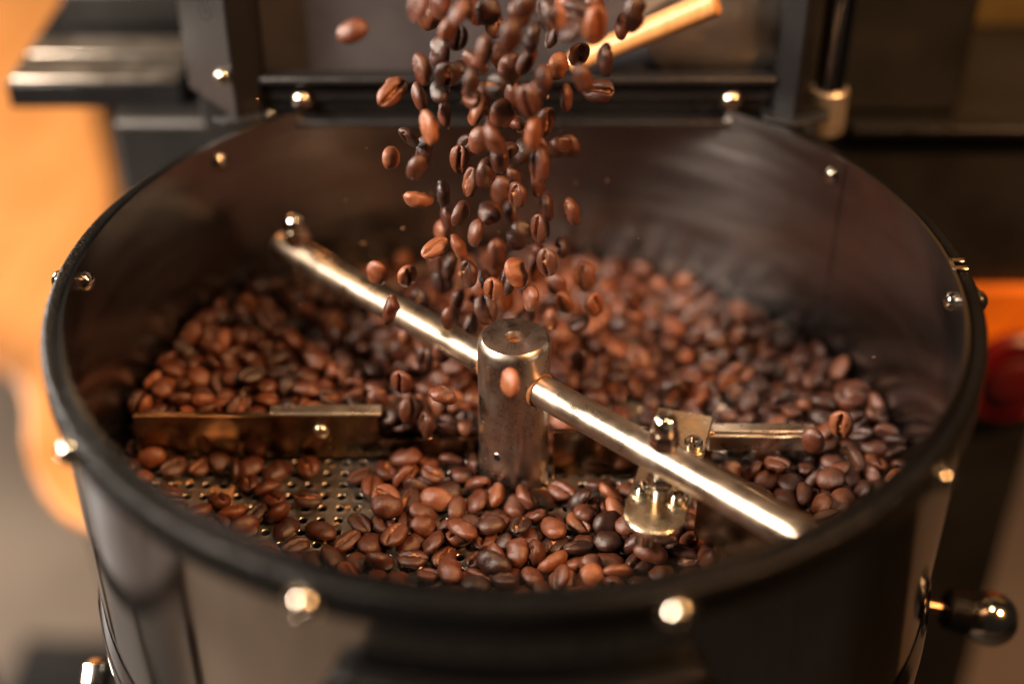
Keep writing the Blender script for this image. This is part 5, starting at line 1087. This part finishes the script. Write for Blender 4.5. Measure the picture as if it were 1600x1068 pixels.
# ---- beans in the air: a stream pouring down in front of the slate panel and behind the hub
FALL = [
    -539,163,848,-16,-14,-46,85,101, -303,593,718,61,61,-46,14,106, -177,326,880,5,54,21,80,119, -258,480,819,-28,-65,-26,65,120,
    -68,556,702,24,-78,34,45,100, -263,459,636,32,61,17,-70,111, -201,405,720,38,-54,48,57,100, -102,87,813,63,16,74,-10,108,
    -202,614,506,-42,2,2,89,102, -149,90,697,66,22,70,9,108, -48,563,580,66,52,44,-29,99, -68,171,649,-38,-28,-76,-42,105,
    47,355,653,-9,52,-21,-81,113, 132,535,676,57,-18,79,-1,100, 185,64,897,-28,-42,-83,-21,110, 272,175,867,-33,60,-36,-62,119,
    390,491,727,1,66,-16,-72,104, 403,272,864,-61,-32,-64,32,112, 324,340,666,1,-71,0,69,118, 316,607,419,16,13,87,43,116,
    180,305,537,70,2,69,-3,103, 47,78,632,58,-51,49,38,107, -45,327,464,60,36,60,-37,117, -131,407,436,-18,-53,2,82,107,
    -267,400,517,65,3,-28,69,101, -437,365,529,-2,-40,70,57,115, -300,167,491,70,-30,63,-1,118, -388,391,334,-77,16,-44,-40,102,
    -446,269,318,73,16,59,-26,98, -331,449,250,10,63,16,-74,107, -344,127,358,51,33,73,-30,103, -182,507,240,52,6,74,41,116,
    -125,319,362,48,44,47,-58,100, -63,89,484,8,83,11,-52,114, 7,422,373,-52,-13,-30,-78,111, 70,95,500,11,-70,9,69,115,
    -28,331,305,54,-36,15,73,120, 166,354,320,-41,-52,-65,34,106, 218,619,185,37,64,37,-54,102, 84,125,368,63,-27,69,17,120,
    -107,348,213,63,25,65,-30,116, -167,421,134,59,-17,76,17,99, -6,519,105,81,-8,55,-15,98, -49,619,-14,39,59,38,-58,118,
    8,335,129,63,-18,68,31,107, -345,193,196,31,92,15,-13,105, -274,411,90,71,4,68,9,110, -265,456,-45,71,-7,67,15,99,
    -281,552,-162,8,68,9,-71,107, 84,413,132,73,12,64,-13,103, 131,500,-18,2,-73,-1,67,110, 205,144,165,75,6,60,21,113,
    -11,533,-63,-16,-68,-9,69,115, 16,357,-61,47,38,54,-57,110, 92,231,45,65,-26,65,26,112, -291,154,10,15,-91,-34,-7,106,
    182,428,-160,64,22,61,39,117, -73,479,-219,62,32,64,-28,119, -523,292,-188,39,60,44,-52,105, -402,238,-171,-47,56,-16,-64,106,
    -314,430,-217,67,-22,66,20,112, -250,524,-308,3,62,-17,-75,117, -220,364,-362,-23,61,-18,-72,102, -144,437,-355,32,53,25,-73,119,
    -68,570,-352,10,-57,21,77,117, 6,131,-85,78,28,46,-27,107, 45,396,-315,-15,-69,-1,69,100, 96,570,-348,15,-63,20,72,111,
    119,79,-6,59,-44,59,30,109, 282,490,-334,66,-25,65,27,120, -165,281,-433,-5,-67,23,68,116, 156,444,-505,1,-73,-6,66,105,
    270,437,-710,57,-38,59,40,104, 505,694,-584,17,-74,19,61,105, -107,265,-215,69,-32,39,-49,112, -28,559,-480,-28,67,-24,-63,121,
    -11,-321,-251,24,61,10,-74,115, -266,-106,-479,-94,11,-23,-17,108, -435,76,-549,60,-40,54,41,108, -284,217,-506,55,56,51,-34,101,
    -406,90,-695,22,-64,49,53,116, -341,-11,-688,67,-7,70,17,119, -544,184,-713,60,37,51,-47,105, -320,424,-539,6,-37,-50,77,120,
    36,158,946,-66,-28,-62,27,105, 107,429,795,68,-38,62,5,104, 185,580,773,19,68,19,-67,116, -177,133,923,82,-19,-45,26,105,
    -126,469,807,-42,56,-46,-52,120, 67,326,755,-2,64,-4,-75,101, 241,602,568,36,-53,35,67,104, -220,225,826,-33,60,-3,-71,107,
    105,198,663,-8,-70,-6,70,110, -13,429,592,-50,-42,-59,46,111, -90,363,835,54,48,49,-47,106, 149,201,879,-24,-65,-22,67,106,
    1132,-122,-674,40,65,32,-54,110, 1252,-42,-664,-62,40,-53,-39,117, 653,421,-820,-92,16,28,16,112, -15,50,879,59,23,68,-34,115,
    16,277,863,77,30,51,-21,101, 279,441,828,79,27,52,-6,106, -315,105,962,57,-23,74,23,105, 214,312,849,-56,77,-26,-5,119,
    -153,228,577,52,-67,29,-42,111, 113,296,444,33,-56,34,67,106, -387,572,-502,-58,36,-63,-34,107, -247,208,-339,61,34,62,-33,100,
    -175,208,-138,65,-13,70,22,122, -108,259,-335,26,-73,45,42,114, 35,450,-504,-28,46,-81,18,118, 195,352,-367,70,-34,50,36,107,
    258,403,-495,27,-4,94,17,104, 120,347,-582,73,-27,60,11,101, -208,372,-651,27,75,9,-58,109, -359,335,-627,52,-40,62,41,98,
    -441,545,-650,-13,51,-41,73,122, -470,132,-249,62,5,77,-7,116, -79,108,-142,59,-38,58,38,103, 66,88,-172,74,16,-61,17,105,
    -290,609,-432,48,-61,48,38,112, 321,354,-379,-35,70,-19,-58,108, 169,472,-356,-36,-61,-31,62,111, -212,309,-89,82,-4,55,-2,109,
    -135,96,107,9,62,-3,-77,102, -93,426,-3,64,2,-15,74,113, -205,311,64,51,-13,75,-38,114, 107,514,-230,2,-84,-27,45,106,
    -28,203,-167,55,-31,76,12,108, -258,583,339,-2,72,-1,-68,100, -100,617,251,-69,11,-69,-11,105, -201,363,260,47,-52,50,50,102,
    -48,229,338,-13,73,-16,-64,121, 35,519,212,23,49,23,-79,104, 109,600,194,8,76,27,-56,107, -110,530,428,-9,-71,-15,67,120,
    1,459,477,-1,71,2,-69,117, 88,281,583,-28,35,16,-87,118, -232,291,632,53,-39,45,59,109, -134,324,667,29,88,-10,-32,112,
    -344,497,449,12,79,-5,-59,118, -332,366,618,-5,63,23,73,115, 156,504,567,62,28,65,-31,113, 235,120,700,26,76,28,-51,111,
]
fb = read_beans(FALL)
SPECIAL = {0: 'lone falling bean well away from the stream, before the slate panel', 76: 'tilted falling bean right in front of the steel hub',
           77: 'pale falling bean floating just beside the hub, close to the camera', 78: 'falling bean above the inner end of the oiled paddle',
           79: 'falling bean passing in front of the rod beside the hub', 25: 'falling bean before the cross bar, between its bolt and the stream',
           28: 'outermost bean on the window side of the stream at bin wall height', 58: 'falling bean over the rod, farthest out from the stream',
           72: 'round falling bean hovering beside the hub top, towards the bracket', 73: 'small falling bean low over the far heap, apart from the stream',
           69: 'upright falling bean on the lamp side of the stream above the far heap', 19: 'falling bean before the cross bar on its red button side',
           70: 'falling bean touching the rod right behind the hub', 96: 'bean tumbling above the tip of the bright paddle bar', 97: 'bean bouncing above the lit heap close to the bin wall',
           71: 'falling bean directly behind the hub top', 16: 'falling bean overlapping the wooden lever'}
def fall_label(i, p, qq, s):
    if i in SPECIAL: return SPECIAL[i]
    d = (qq @ Vector((1, 0, 0))).z
    how = 'upright' if abs(d) > .75 else 'level' if abs(d) < .35 else 'slanting'
    n = (qq @ Vector((0, 0, 1))).dot(Vector((0, -.81, .58)))
    face = 'back in front' if n > .4 else 'seam in front' if n < -.4 else 'edge in front'
    zone = 'high in the stream' if p.z > 18 else 'midway down the stream' if p.z > -28 else 'low in the stream'
    side = 'window side' if p.x < -18 else 'button side' if p.x > 18 else 'in the middle'
    return '%s bean, %s, falling %s, %s' % (how, face, zone, side)
names = rank_labels([fall_label(i, *fb[i]) for i in range(len(fb))], lambda i: -fb[i][0].z, ', topmost', ', %s down')
for i, (p, qq, s) in enumerate(fb):
    place_bean(i * 3 % NV, p, qq, s, names[i], 'coffee beans falling in a stream')
